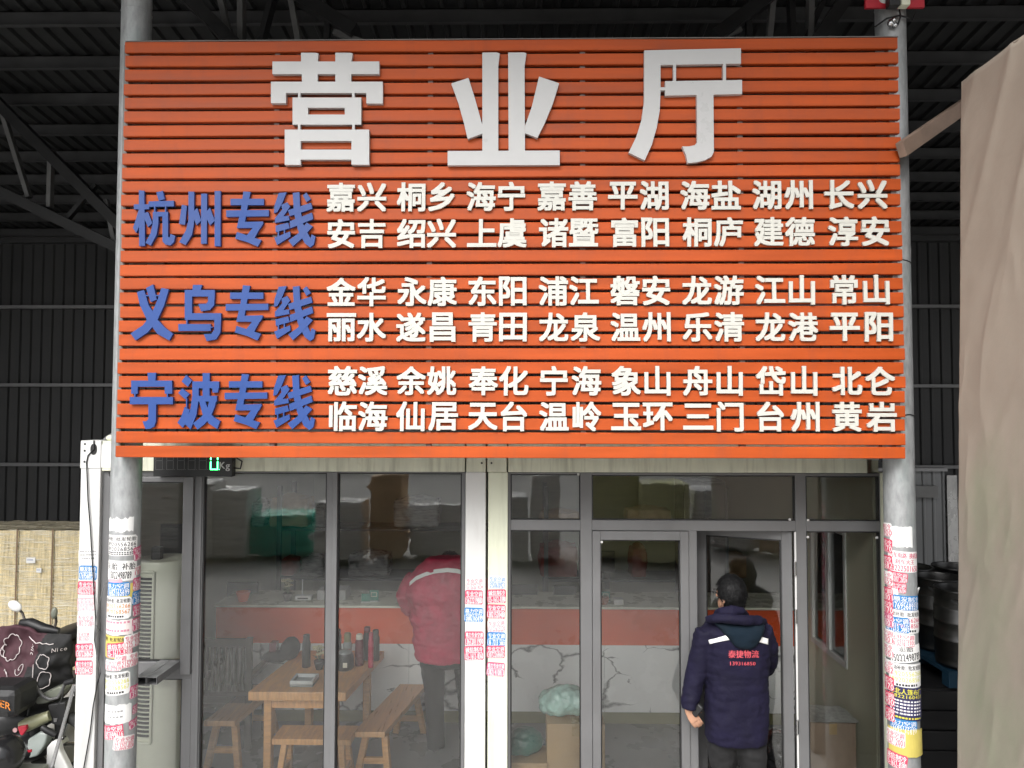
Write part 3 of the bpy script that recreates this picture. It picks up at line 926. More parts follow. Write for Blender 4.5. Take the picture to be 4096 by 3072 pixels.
sz = lambda wpx, hpx: (wpx / 537.0, hpx / 537.0)
for px, py, wp, hp, st, L, rot in (
    (352, 2227, 75, 64, 'paper', [('d', 10, .33, .10, .9), ('d', 11, .12, .10, .9), ('d', 7, -.1, .10, .7)], 0),
    (352, 2291, 72, 57, 'blue', ad("顺发制冷", "17695689597"), 0),
    (347, 2352, 71, 54, 'red', ad("专业空调", "18222522170"), 0),
    (344, 2417, 69, 53, 'pink', ad("专业空调", "15694218668"), 0),
    (343, 2483, 69, 47, 'wred', ad("专业空调", "13821572001"), 0),
    (335, 2546, 50, 37, 'wred', ad("专业空调", "13821316257"), 0),
    (338, 2602, 70, 56, 'red', ad("专业空调", "13072268682"), 2),
    (336, 2670, 70, 56, 'red', ad("格力专业空调", "13920284423"), -1)):
    sticker(post_c1, on_flat(px, py, rot), *sz(wp, hp), st, L)
for px, py, wp, hp, st, L, rot in (
    (1898, 2335, 70, 46, 'wred', ad("专业空调", "137-5252-6356"), 0),
    (1896, 2389, 71, 56, 'red', ad("专业空调", "15622219880"), 0),
    (1895, 2459, 75, 56, 'blue', ad("格力空调", "13682165699"), 0),
    (1897, 2553, 74, 54, 'red', ad("格力专业空调", "13672011900"), 0),
    (1896, 2612, 76, 56, 'red', ad("诚信制冷", "135-1612-8360"), 1)):
    sticker(post_c2, on_flat(px, py, rot), *sz(wp, hp), st, L)
for px, py, wp, hp, st, L, rot in (
    (1988, 2329, 67, 50, 'wblue', ad("专业空调", "13920620923"), -3),
    (1987, 2385, 74, 54, 'red', ad("诚信制冷", "135-1612-0380"), 0),
    (1985, 2446, 73, 56, 'red', ad("专业空调", "13821520488"), -1),
    (1986, 2504, 70, 47, 'wred', ad("专业空调", "15122625220"), 0),
    (1985, 2557, 72, 56, 'blue', ad("专业空调", "136 7213 5665"), 0),
    (1983, 2607, 72, 48, 'red', ad("专业空调", "13072268682"), 1),
    (1983, 2677, 71, 54, 'rose', ad("格力专业空调", "13821410813"), -5)):
    sticker(post_c3, on_flat(px, py, rot), *sz(wp, hp), st, L)
for th, py, w_, h_, st, L, rot, torn in (
    (-25, 2099, .19, .115, 'paper', [], 0, .9),
    (-20, 2183, .236, .137, 'wblack', [('t', "补胎 批发轮胎", .32, .20, .9), ('t', "18920556266", .06, .19, .9), ('t', "18920268567", -.17, .19, .9), ('d', 12, -.34, .06, .8), ('d', 12, -.43, .05, .8)], 0, 0),
    (-16, 2284, .22, .133, 'wblack', [('t', "卖胎 补胎", .22, .34, .88), ('t', "15022498789", -.22, .36, .66)], 0, 0),
    (-35, 2345, .10, .10, 'pink', [], 0, .3),
    (5, 2366, .16, .10, 'yellow', [], 0, .2),
    (-25, 2358, .157, .092, 'blue', ad("格力空调", "13682165699"), 0, 0),
    (-30, 2432, .195, .145, 'wblack', tyre_ad("18920556266", "18920268567", 'o'), 0, 0),
    (-25, 2510, .21, .110, 'pinkpaper', [('d', 8, .3, .12, .8), ('d', 9, -.2, .12, .8)], 0, .35),
    (-40, 2589, .18, .15, 'yellow', [('t', "补胎 批发轮胎", .34, .18, .92, 'k')], 0, .1),
    (-15, 2600, .165, .095, 'red', ad("诚信制冷", "135-1612-8380"), 4, 0),
    (42, 2572, .12, .09, 'wred', ad("专业空调", "1225 2176"), 0, 0),
    (20, 2648, .15, .09, 'wred', ad("空调 专业", "13821572001"), -4, 0),
    (-36, 2661, .115, .07, 'wred', ad("专业空调", "13821099616"), 0, 0),
    (-30, 2737, .205, .150, 'wblack', tyre_ad("18920556266", "18920268567", 'y'), 0, 0),
    (-25, 2860, .215, .135, 'paper', [('d', 6, .15, .09, .5), ('d', 5, -.12, .09, .5)], 0, .4),
    (-35, 2931, .15, .092, 'red', ad("专业空调", "13821099616"), 8, .1),
    (16, 2978, .135, .09, 'wred', ad("专业空调", "137-5252-8356"), -6, 0),
    (62, 2222, .09, .09, 'rose', ad("专业", "136"), 8, 0), (62, 2292, .07, .06, 'wred', ad("空调", "185"), 0, 0),
    (58, 2346, .08, .085, 'rose', ad("专业", "6050"), 0, 0), (58, 2401, .085, .09, 'blue', ad("专业", "1367"), 0, 0),
    (60, 2453, .08, .075, 'rose', ad("专业", "1522"), 0, 0), (60, 2509, .085, .085, 'rose', ad("顺发", "1388"), 0, 0),
    (55, 2783, .08, .085, 'rose', ad("专业", "1392"), 0, 0), (64, 2858, .06, .06, 'rose', ad("专业", "305"), 0, 0), (55, 2913, .08, .06, 'rose', ad("专业", "135"), 4, 0)):
    sticker(post_l, on_pole(XPL, th, py, rot), w_, h_, st, L, torn)
for th, py, w_, h_, st, L, rot, torn in (
    (5, 2149, .145, .145, 'paper', [], 3, .35),
    (18, 2248, .22, .135, 'wred', [('t', "汽车电路 换机油", .30, .26, .92), ('t', "刹车大王", .0, .24, .55), ('t', "18222501650", -.32, .28, .84)], 0, 0),
    (-15, 2310, .13, .065, 'red', ad("专业空调", "136 6203 2828"), -4, 0),
    (-18, 2352, .12, .065, 'red', ad("专业空调", "137 5252 6356"), -4, 0),
    (-32, 2395, .07, .12, 'wblack', [('t', "66", .0, .2, .5), ('t', "67", -.3, .2, .5)], 0, 0),
    (22, 2412, .18, .095, 'blue', ad("顺发制冷", "17695689597"), 0, 0),
    (14, 2488, .23, .148, 'wblack', tyre_ad("18920556266", "18920268567", 'r'), 0, 0),
    (-20, 2502, .155, .100, 'blue', ad("专业空调", "136 7213 5665"), 0, 0),
    (2, 2562, .15, .09, 'wred', ad("专业空调", "136 5216 2355"), 0, 0),
    (16, 2616, .20, .11, 'wblack', [('t', "卖胎", .28, .3, .4), ('t', "15022498789", -.2, .42, .9)], 8, .12),
    (15, 2703, .215, .155, 'wblack', tyre_ad("18920556266", "18920268567", 'y'), 0, .12),
    (12, 2816, .225, .215, 'navy', [('t', "东北人篷布厂", .37, .17, .9), ('t', "15822160433", .22, .10, .9)] + [('d', 10, .08 - .095 * k, .045, .86, 'w') for k in range(5)] + [('d', 11, -.42, .05, .86)], 0, 0),
    (0, 2908, .155, .09, 'blue', ad("格力空调", "13682165699"), 0, 0),
    (10, 2972, .225, .18, 'yellow', [], 0, .15),
    (-32, 2961, .12, .10, 'wred', ad("专业空调", "2157 2001"), 0, 0),
    (-30, 3050, .13, .10, 'red', ad("诚信制冷", "135-1612-8380"), -3, 0)):
    sticker(post_r, on_pole(XPR, th, py, rot), w_, h_, st, L, torn)
for k, (py, st) in enumerate(((2126, 'wred'), (2190, 'red'), (2258, 'red'), (2322, 'wred'), (2388, 'red'), (2440, 'red'), (2492, 'rose'), (2558, 'wred'), (2616, 'wred'), (2680, 'wred'), (2748, 'red'), (2810, 'red'), (2872, 'red'))):
    sticker(post_r, on_pole(XPR, -58, py, random.uniform(-3, 3)), .095, .09, st, ad(random.choice(["空调", "专业", "制冷"]), random.choice(["1900", "8359", "2170", "2355", "2001", "6682"])))
# loose wires round the post and a twist of string
b = MB()
b.tube([(XPR + RP * 1.02 * math.sin(R(a)), YP - RP * 1.02 * math.cos(R(a)), U(3640, 1660, YP).z + .004 * math.sin(a * .1)) for a in range(-20, 95, 8)], .004, 6)
b.build("cable_tie", m_black, post_r)
b = MB()
b.tube([(XPR + RP * 1.02 * math.sin(R(a)), YP - RP * 1.02 * math.cos(R(a)), U(3640, 1050, YP).z - .0003 * a) for a in range(-20, 95, 8)], .003, 6)
b.build("cable_tie", m_black, post_r)
b = MB()
z = U(3655, 2348, YP).z
for k in range(5):
    b.tube([(XPR + RP * math.sin(R(50 + 6 * k)), YP - RP * math.cos(R(50 + 6 * k)) - .004, z - .01 * k), (XPR + RP * 1.05 * math.sin(R(60 + 7 * k)), YP - RP * 1.1 * math.cos(R(60 + 7 * k)) - .01, z + .012 - .008 * k)], .003, 5)
b.build("string_knot", m_post, post_r)

# ------------------------------------------------------------------ weighing display
led = thing("weighing_display", (U(770, 1860, -.07).x, -.07, U(770, 1905, -.07).z), "black digital weighing display with one green lit digit under the signboard", "display")
yl = -.075
def LP(px, py): 
    p = U(px, py, yl); return p.x, p.z
x0, z0 = LP(612, 1906); x1, z1 = LP(930, 1790)
MB().box(x0, x1, yl, -.01, z0, z1).build("casing", m_black, led, bevel=.004)
m_seg = mat("dim_segment", (0.16, 0.16, 0.16), 0.5)
m_lit = mat("lit_segment", (0.05, 1.0, 0.22), 0.5, emit=9.0)
for k, (a, c) in enumerate(((622, 652), (666, 695), (709, 739), (752, 782), (796, 827), (841, 873))):
    lit = k == 5
    b = MB()
    xa_, zb_ = LP(a, 1879); xb_, zt_ = LP(c, 1806)
    zm_ = (zb_ + zt_) / 2
    tk = .006 if lit else .0022
    for (q0, q1, s0, s1) in ((xa_, xb_, zb_, zb_ + tk), (xa_, xb_, zt_ - tk, zt_), (xa_, xa_ + tk, zb_ + tk, zm_ - tk), (xa_, xa_ + tk, zm_ + tk, zt_ - tk), (xb_ - tk, xb_, zb_ + tk, zm_ - tk), (xb_ - tk, xb_, zm_ + tk, zt_ - tk)) + (() if lit else ((xa_ + tk, xb_ - tk, zm_ - tk / 2, zm_ + tk / 2),)):
        b.box(q0, q1, yl - .002, yl + .002, s0, s1)
    b.box(xb_ + .008, xb_ + .0115, yl - .002, yl + .002, zb_, zb_ + .004)
    b.build("lit_digit" if lit else "digit", m_lit if lit else m_seg, led)
b = MB()
V, Fc = text2d("Kg", 0, .075, .066)
cx_, cz_ = LP(899, 1866)
for k in (-1, 1):
    b.add([(cx_ + x + .0018 * k, yl - .0012 - .0002 * k, cz_ + y) for x, y in V], Fc, 0)
b.build("unit_mark", mat("print_grey", (0.5, 0.5, 0.5), 0.5), led, fix=False)
b = MB()
p0 = U(930, 1850, -.05); 
b.tube([p0, p0 + Vector((.03, -.02, .04)), p0 + Vector((.075, -.01, .01)), p0 + Vector((.06, 0, -.045)), p0 + Vector((.0, .01, -.04))], .006, 8)
b.tube([p0 + Vector((0, 0, .02)), p0 + Vector((.05, -.02, .07)), p0 + Vector((.07, 0, .13))], .005, 8)
b.build("cable", m_black, led)

# cables on the left corner post
b = MB()
pts = [(375, 1762), (377, 1795), (352, 1822), (346, 1850), (352, 2000), (362, 2120), (372, 2300), (382, 2470), (378, 2560), (392, 2640), (402, 2690), (388, 2740), (372, 2830), (360, 2930), (335, 3072), (325, 3150)]
b.tube([U(x, y, -.012) for x, y in pts], .0048, 6)
tag(b.build("black_cable", m_black), "thin black cable hanging down the white corner post from its oval hole", "cable")
b = MB()
pts = [(440, 2305), (415, 2350), (395, 2420), (384, 2480), (380, 2500), (384, 2540), (398, 2520), (386, 2500), (382, 2560), (392, 2640), (402, 2690)]
b.tube([U(x, y, -.02) for x, y in pts], .003, 6)
tag(b.build("grey_cable", m_girt), "thin grey wire looping between the corner post and the papered post", "cable")
# ------------------------------------------------------------------ inside the offices
m_ctop = mat("counter_top", (0.68, 0.67, 0.56), 0.3, var=.05)
m_cor = mat("counter_orange", (0.72, 0.105, 0.032), 0.3, var=.06, scale=2)
m_olive = mat("olive_plinth", (0.20, 0.19, 0.09), 0.5, var=.1)
def marble():
    m = mat("marble", (0.82, 0.82, 0.82), 0.22, var=.04, scale=2)
    t = m.node_tree
    b = t.nodes["Principled BSDF"]
    src = b.inputs['Base Color'].links[0].from_socket
    tc = t.nodes.new("ShaderNodeTexCoord")
    mp = t.nodes.new("ShaderNodeMapping")
    mp.inputs['Scale'].default_value = (1.3, 1, 2.2)
    mp.inputs['Rotation'].default_value = (0, R(35), 0)
    t.links.new(tc.outputs['Object'], mp.inputs[0])
    n0 = t.nodes.new("ShaderNodeTexNoise"); n0.inputs['Scale'].default_value = 2.4; n0.inputs['Detail'].default_value = 6
    t.links.new(mp.outputs[0], n0.inputs['Vector'])
    va = t.nodes.new("ShaderNodeVectorMath"); va.operation = 'MULTIPLY_ADD'
    va.inputs[1].default_value = (.55, .55, .55)
    t.links.new(n0.outputs['Color'], va.inputs[0]); t.links.new(mp.outputs[0], va.inputs[2])
    vo = t.nodes.new("ShaderNodeTexVoronoi"); vo.feature = 'DISTANCE_TO_EDGE'; vo.inputs['Scale'].default_value = 1.5
    t.links.new(va.outputs[0], vo.inputs['Vector'])
    n1 = t.nodes.new("ShaderNodeTexNoise"); n1.inputs['Scale'].default_value = 1.4
    t.links.new(tc.outputs['Object'], n1.inputs['Vector'])
    wd = t.nodes.new("ShaderNodeMapRange"); wd.inputs['From Min'].default_value = .42; wd.inputs['From Max'].default_value = .68; wd.inputs['To Min'].default_value = .0008; wd.inputs['To Max'].default_value = .12
    t.links.new(n1.outputs['Fac'], wd.inputs['Value'])
    dv = t.nodes.new("ShaderNodeMath"); dv.operation = 'DIVIDE'; dv.use_clamp = True
    t.links.new(vo.outputs['Distance'], dv.inputs[0]); t.links.new(wd.outputs[0], dv.inputs[1])
    mx = t.nodes.new("ShaderNodeMix"); mx.data_type = 'RGBA'
    mx.inputs[6].default_value = (.13, .13, .135, 1)
    t.links.new(dv.outputs[0], mx.inputs[0]); t.links.new(src, mx.inputs[7])
    t.links.new(mx.outputs[2], b.inputs['Base Color'])
    return m
m_marble = marble()
YC = 1.58
def zc(py, y=YC): return ZW(py, y, 2048)
ctr = thing("reception_counter", (0, YC, 0), "long reception counter with orange band over veined white marble panels", "counter")
xc0, xc1 = XW(865, YC, 2421), XR - .07
z_t, z_s, z_b = zc(2423), zc(2578), zc(2845)
MB().box(xc0 - .01, xc1, YC - .03, YC + .55, z_t - .022, z_t).build("worktop", m_ctop, ctr, bevel=.004)
MB().box(xc0, xc1, YC, YC + .5, z_s, z_t - .0225).build("orange_band", m_cor, ctr)
n = 6
xs_ = [xc0 + (xc1 - xc0) * k / n for k in range(n + 1)]
for k in range(n):
    MB().box(xs_[k] + .002, xs_[k + 1] - .002, YC - .004, YC + .5, z_b, z_s - .001).build("marble_panel", m_marble, ctr)
MB().box(xc0 + .01, xc1, YC + .02, YC + .5, .031, z_b - .001).build("plinth", m_olive, ctr)

def P2(px, py, y): return U(px, py, y)
def rot2(cx, cy, a):
    c, s = math.cos(a), math.sin(a)
    return lambda x, y, z: (cx + x * c - y * s, cy + x * s + y * c, z)
# table
tb = thing("wooden_table", (-1.8, .9, 0), "long honey brown wooden table crowded with bottles behind the left window", "table")
a0, a1, a2, a3 = UX_ = (U(992, 2757, .43), U(1384, 2762, .43), None, None)
zt = .75
TA, TB_ = Vector((a0.x, .43)), Vector((a1.x, .43))
dirv = Vector((.11, 1.0)).normalized() * 1.02
def tq(b, o, e1, e2, z0, z1):
    p = [o, o + e1, o + e1 + e2, o + e2]
    b.add([(q.x, q.y, z) for z in (z0, z1) for q in p], [(3, 2, 1, 0), (4, 5, 6, 7), (0, 1, 5, 4), (1, 2, 6, 5), (2, 3, 7, 6), (3, 0, 4, 7)])
b = MB(); tq(b, TA, TB_ - TA, dirv, zt - .07, zt); b.build("table_top", m_woodx, tb, bevel=.006)
ex = (TB_ - TA).normalized(); ey = dirv.normalized()
for sx in (.16, .84):
    for sy in (.1, .9):
        o = TA + (TB_ - TA) * sx + dirv * sy - ex * .03 - ey * .03
        b = MB(); tq(b, o, ex * .06, ey * .06, .031, zt - .071); b.build("leg", m_wood, tb, bevel=.004)
b = MB(); tq(b, TA + (TB_ - TA) * .16 + dirv * .1 - ey * .012 + ex * .03, (TB_ - TA) * .68 - ex * .06, ey * .024, zt - .16, zt - .071); b.build("apron", m_woodx, tb)

def bench(o, e1, e2, h, label, mtop):
    """o: corner, e1: long edge, e2: short edge (2D vectors)"""
    c = o + (e1 + e2) * .5
    t = thing("wooden_bench", (c.x, c.y, 0), label, "bench", "wooden benches round the table")
    b = MB(); tq(b, o, e1, e2, h - .045, h); b.build("seat", mtop, t, bevel=.005)
    u1, u2 = e1.normalized(), e2.normalized()
    for s1 in (-1, 1):
        for s2 in (-1, 1):
            top = c + e1 * (.36 * s1) + e2 * (.28 * s2)
            bot = c + e1 * (.42 * s1) + e2 * (.50 * s2)
            b = MB(); b.bar((top.x, top.y, h - .0455), (bot.x, bot.y, .031), .052, .045, up=(u1.x, u1.y, 0)); b.build("leg", m_wood, t, bevel=.003)
        q0 = c + e1 * (.395 * s1) - e2 * .36; q1 = c + e1 * (.395 * s1) + e2 * .36
        b = MB(); b.bar((q0.x, q0.y, .17), (q1.x, q1.y, .17), .03, .045); b.build("stretcher", m_wood, t)
    return t
f0, f1 = U(1087, 2932, .30), U(1404, 2934, .30)
bench(Vector((f0.x, .30)), Vector((f1.x - f0.x, 0)), Vector((0, .26)), .44, "short wooden bench across the near end of the wooden table", m_woodx)
r0, r1 = U(1412, 2904, .44), U(1540, 2908, .44)
bench(Vector((r0.x, .44)), Vector((.20, 1.02)), Vector((r1.x - r0.x, .0)), .44, "long wooden bench running along the right side of the table", m_woody)
l0 = U(800, 2880, .55)
bench(Vector((-2.62, .62)), Vector((.10, .8)), Vector((.26, 0)), .44, "wooden bench left of the table half hidden by window reflections", m_woody)

# slatted chair at the left of the table
m_dw = mat("dark_wood", (0.045, 0.035, 0.03), 0.45, var=.2)
ch = thing("wooden_chair", (-2.55, 1.1, 0), "dark slat backed wooden armchair left of the table", "chair")
cx_, cy_ = U(925, 2720, 1.15).x, 1.0
MB().box(cx_ - .24, cx_ + .24, cy_ - .02, cy_ + .44, .40, .44).build("seat", m_dw, ch, bevel=.006)
for sx in (-.215, .215):
    for sy, zz in ((0.0, .98), (.42, .66)):
        MB().box(cx_ + sx - .025, cx_ + sx + .025, cy_ + sy - .022, cy_ + sy + .022, .031, .399).build("leg", m_dw, ch)
    MB().box(cx_ + sx - .025, cx_ + sx + .025, cy_ - .022, cy_ + .022, .441, 1.0).build("back_post", m_dw, ch)
    MB().box(cx_ + sx - .03, cx_ + sx + .03, cy_ + .023, cy_ + .46, .64, .67).build("armrest", m_dw, ch)
b = MB().box(cx_ - .189, cx_ + .189, cy_ - .015, cy_ + .015, .92, .99).box(cx_ - .189, cx_ + .189, cy_ - .015, cy_ + .015, .50, .54)
for k in range(7):
    x = cx_ - .16 + .053 * k
    b.box(x - .012, x + .012, cy_ - .01, cy_ + .01, .541, .919)
b.build("backrest", m_dw, ch)

# things on the table
def bottle(px, py_base, y, h, r, mbody, mcap, label, cat="bottle", name="thermos_bottle", capf=.16, group=None):
    p = U(px, py_base, y)
    t = thing(name, (p.x, y, zt), label, cat, group)
    hb = h * (1 - capf)
    MB().lathe((p.x, y, zt + .001), [(r * .9, 0), (r, .006), (r, hb * .88), (r * .82, hb * .97), (r * .7, hb)], 20).build("body", mbody, t)
    MB().lathe((p.x, y, zt + .001 + hb + .0005), [(r * .78, 0), (r * .78, h * capf * .85), (r * .62, h * capf)], 20).build("cap", mcap, t)
    return t
m_maroon = mat("maroon_enamel", (0.12, 0.012, 0.025), 0.25, var=.08)
m_pinkred = mat("pink_red", (0.42, 0.03, 0.07), 0.25, var=.08)
m_wcap = mat("white_cap", (0.66, 0.64, 0.55), 0.4)
m_clear = mat("grey_glass", (0.20, 0.22, 0.22), 0.12, var=.1)
bottle(1437, 2640, 1.05, .27, .038, m_maroon, m_wcap, "maroon flask with a white cap at the far right of the table")
bottle(1483, 2655, 1.0, .30, .024, m_pinkred, m_pinkred, "slim pinkish red bottle between the maroon flask and the dark jar")
bottle(1502, 2620, 1.18, .27, .036, m_dw, m_black, "dark brown flask at the table's far right corner")
bottle(1468, 2622, 1.2, .29, .036, m_black, m_maroon, "tall black flask behind the slim red bottle")
bottle(1225, 2640, 1.0, .28, .036, m_black, m_black, "tall all black flask near the middle of the table")
bottle(1390, 2590, 1.25, .22, .040, m_clear, m_olive, "grey glass bottle with a thin neck standing behind the jar", capf=.35)
bottle(1352, 2600, 1.3, .24, .03, m_black, m_black, "black flask mostly hidden by the window mullion")
p = U(1380, 2650, .95)
t = thing("glass_jar", (p.x, .95, zt), "wide black lidded jar with a pale label on the table", "jar")
MB().lathe((p.x, .95, zt + .001), [(.06, 0), (.075, .02), (.075, .11), (.06, .14)], 24).build("body", m_black, t)
MB().lathe((p.x, .95, zt + .1415), [(.055, 0), (.05, .02), (.015, .03)], 24).build("lid", m_clear, t)
p = U(1380, 2640, .87)
MB().box(p.x - .018, p.x + .018, .869, .874, zt + .04, zt + .08).build("paper_label", m_wcap, t)
p = U(1218, 2715, .62)
t = thing("ashtray", (p.x, .62, zt), "square clear glass ashtray on the wooden table", "ashtray")
MB().box(p.x - .095, p.x + .095, .53, .71, zt + .001, zt + .022).build("base", m_clear, t, bevel=.004)
b = MB()
for (q0, q1, s0, s1) in ((-.095, .095, -.09, -.07), (-.095, .095, .07, .09), (-.095, -.075, -.07, .07), (.075, .095, -.07, .07)):
    b.box(p.x + q0, p.x + q1, .62 + s0, .62 + s1, zt + .0225, zt + .05)
b.build("rim", mat("bright_glass", (.5, .52, .52), .15), t, bevel=.004)
p = U(1160, 2640, 1.15)
b = MB().ellip((p.x, 1.15, zt + .11), .088, .09, .105, ax=Matrix.Rotation(.3, 3, 'Y')).ellip((p.x - .12, 1.12, zt + .05), .12, .08, .05)
tag(remeshed(b, "black_bundle", mat("black_cloth", (.012, .012, .013), .9, var=.2, bump=.2), None, .012, 4, .006, .05), "rounded black cloth bundle lying on the wooden table", "bundle")
p = U(1093, 2645, 1.1)
tag(MB().box(p.x - .04, p.x + .02, 1.1, 1.19, zt + .001, zt + .17).build("tea_box", m_maroon, None, bevel=.004), "upright dark red box left of the black bundle", "box")
p = U(1098, 2650, 1.08)
def flowers(px, py, y, z0, hstem, label, mflower, mpot, n=9, sp=.05):
    p = U(px, py, y)
    t = thing("flower_pot", (p.x, y, z0), label, "flower pot")
    MB().lathe((p.x, y, z0 + .001), [(.03, 0), (.042, .05), (.045, .075), (.036, .07)], 16).build("pot", mpot, t)
    b = MB(); c = MB(); lf = MB()
    for k in range(n):
        a = k * 2.4; rr = sp * math.sqrt(k / n)
        q = Vector((p.x + rr * math.cos(a), y + rr * math.sin(a), z0 + hstem + .03 * math.cos(k * 1.7)))
        b.tube([(p.x, y, z0 + .06), (p.x + (q.x - p.x) * .4, y + (q.y - y) * .4, z0 + .06 + (q.z - z0 - .06) * .6), q], .0025, 5)
        for j in range(6):
            d = Vector((math.cos(j * 1.05), math.sin(j * 1.05), .35)) * .016
            c.ellip(q + d, .012, .012, .006, 8, 4)
        d = Vector((math.cos(a + 1), math.sin(a + 1), .4))
        e = Vector((p.x, y, z0 + .08 + .02 * (k % 3)))
        lf.add([e, e + d * .03 + Vector((0, .01, 0)), e + d * .065, e + d * .03 - Vector((0, .01, 0))], [(0, 1, 2, 3)])
    b.build("stem", m_leaf, t); c.build("blossom", mflower, t); lf.build("leaf", m_leaf, t)
    return t
m_leaf = mat("leaf_green", (0.06, 0.10, 0.035), 0.6, var=.2)
m_fl = mat("pale_petal", (0.55, 0.52, 0.34), 0.6)
flowers(1277, 2655, .95, zt, .16, "small pot of pale yellow flowers on the wooden table", m_fl, m_black, 8, .05)
flowers(1150, 2424, 1.72, z_t, .17, "small pot of white flowers standing on the counter", m_fl, m_dw, 8, .055)

# things on the counter
yk = 1.7
def px_box(name, x0, x1, yf, dep, zb, pyt, m, label, cat, bevel=.004, parts=()):
    a = U(x0, pyt, yf); c = U(x1, pyt, yf)
    return tag(MB().box(a.x, c.x, yf, yf + dep, zb, a.z).build(name, m, None, bevel=bevel), label, cat)
p = U(1212, 2424, yk)
t = thing("counter_terminal", (p.x, yk, z_t), "white counter terminal on a stubby foot with an upright antenna", "terminal")
b = MB(); a = U(1179, 2402, yk); c = U(1246, 2383, yk); b.box(a.x, c.x, yk - .01, yk + .06, a.z, c.z); b.build("body", m_post, t, bevel=.01)
b = MB()
for px in (1210, 1224):
    q = U(px, 2424, yk); b.tube([(q.x, yk + .02, z_t), (q.x, yk + .02, a.z)], .010, 10)
b.build("foot", m_chrome, t)
q = U(1207, 2320, yk); MB().tube([(q.x, yk + .03, c.z), (q.x, yk + .03, q.z)], [.009, .004], 8).build("antenna", m_post, t)
V, Fc = text2d("-----", 0, .09, .006)
MB().box(a.x + .03, c.x - .03, yk - .0125, yk - .0101, (a.z + c.z) / 2 - .006, (a.z + c.z) / 2 + .006).build("print_line", m_black, t)
px_box("paper_box", 1268, 1382, 1.75, .2, z_t + .001, 2361, mat("grey_card", (.38, .38, .38), .6), "pale grey paper box standing on the counter behind the mullion", "box")
m_teal = mat("teal_card", (0.03, 0.20, 0.15), 0.45)
for i, (x0, x1, yt, lab) in enumerate(((1446, 1480, 2375, "plain teal card beside the framed teal card on the counter"), (1478, 1514, 2361, "teal card with a white frame printed on it, left part of counter"), (2405, 2440, 2366, "teal card stand by the brown pot, right part of counter"))):
    a = U(x0, yt, 1.68 + .03 * i); c = U(x1, yt, 0)
    c = U(x1, yt, 1.68 + .03 * i)
    t = thing("card_stand", ((a.x + c.x) / 2, 1.68, z_t), lab, "card stand")
    MB().box(a.x, c.x, a.y, a.y + .006, z_t + .008, a.z).build("card", m_teal, t)
    MB().box(a.x - .004, c.x + .004, a.y - .02, a.y + .04, z_t + .0005, z_t + .008).build("foot", m_post, t)
    if i:
        b = MB(); x0_, x1_, zz0, zz1 = a.x + .015, c.x - .015, z_t + .045, a.z - .02
        b.box(x0_, x1_, a.y - .0015, a.y - .0003, zz0, zz0 + .006).box(x0_, x1_, a.y - .0015, a.y - .0003, zz1 - .006, zz1).box(x0_, x0_ + .006, a.y - .0015, a.y - .0003, zz0 + .006, zz1 - .006).box(x1_ - .006, x1_, a.y - .0015, a.y - .0003, zz0 + .006, zz1 - .006)
        b.build("printed_frame", m_wcap, t)
p = U(972, 2424, 1.7); tag(MB().lathe((p.x, 1.7, z_t + .001), [(.045, 0), (.07, .09), (.062, .09), (.04, .02)], 18).build("orange_pot", m_cor), "small orange bowl near the left end of the counter", "bowl")
p = U(2415, 2434, 1.62); tag(MB().lathe((p.x, 1.66, z_t + .001), [(.04, 0), (.06, .05), (.05, .07), (.03, .07)], 18).build("brown_pot", mat("brown_glaze", (.25, .07, .03), .3)), "brown glazed pot on the counter behind the fixed door leaf", "pot")
px_box("white_box", 2457, 2494, 1.62, .09, z_t + .001, 2398, m_post, "little white box on the counter behind the fixed door leaf", "box")
# computer screens behind the counter
for i, (x0, x1, y0_, y1_, lab) in enumerate(((2040, 2150, 2340, 2440, "black monitor behind the counter seen through the narrow pane"), (2400, 2460, 2205, 2290, "black monitor hanging on the rear wall behind the fixed door leaf"), (2215, 2305, 2345, 2440, "wide black monitor behind the counter beside the mullion"), (905, 1030, 2330, 2424, "black monitor behind the flower pot at the counter's left end"))):
    yy = 2.0 if i != 1 else 3.2
    a = U(x0, y1_, yy); c = U(x1, y0_, yy)
    t = thing("monitor", ((a.x + c.x) / 2, yy, a.z - .1), lab, "monitor")
    MB().box(a.x, c.x, yy, yy + .03, a.z, c.z).build("screen", m_black, t, bevel=.006)
    MB().box((a.x + c.x) / 2 - .03, (a.x + c.x) / 2 + .03, yy + .031, yy + .06, a.z - .2, c.z - .05).build("stand", m_black, t)
# shelf unit with parcels at the back
m_shelf = mat("shelf_steel", (0.09, 0.09, 0.09), .5)
for sx0, sx1, lab in ((-2.9, -.25, "grey steel shelf of parcels behind the left part of counter"), (.25, 2.4, "grey steel shelf of parcels behind the right part of counter")):
    t = thing("storage_shelf", ((sx0 + sx1) / 2, 3.4, 0), lab, "shelf")
    for z in (.5, 1.02, 1.6): MB().box(sx0, sx1, 3.2, 3.7, z - .03, z).build("shelf_board", m_shelf, t)
    for x in (sx0, sx1 - .05):
        for y in (3.16, 3.70): MB().box(x, x + .05, y, y + .04, .031, 2.1).build("upright", m_shelf, t)
m_tealwrap = mat("teal_wrap", (0.05, 0.40, 0.29), .35, var=.25, scale=9, stretch=(1, 1, 4), bump=.5, bscale=25)
m_tan = mat("tan_bag", (0.55, 0.38, 0.24), .5, var=.2, bump=.4, bscale=18)
m_redbag = mat("dark_red_bag", (0.28, 0.045, 0.03), .6, var=.2)
m_greyw = mat("grey_wrap", (0.34, 0.34, 0.34), .3, var=.3, scale=10, stretch=(1, 1, 5), bump=.5, bscale=25)
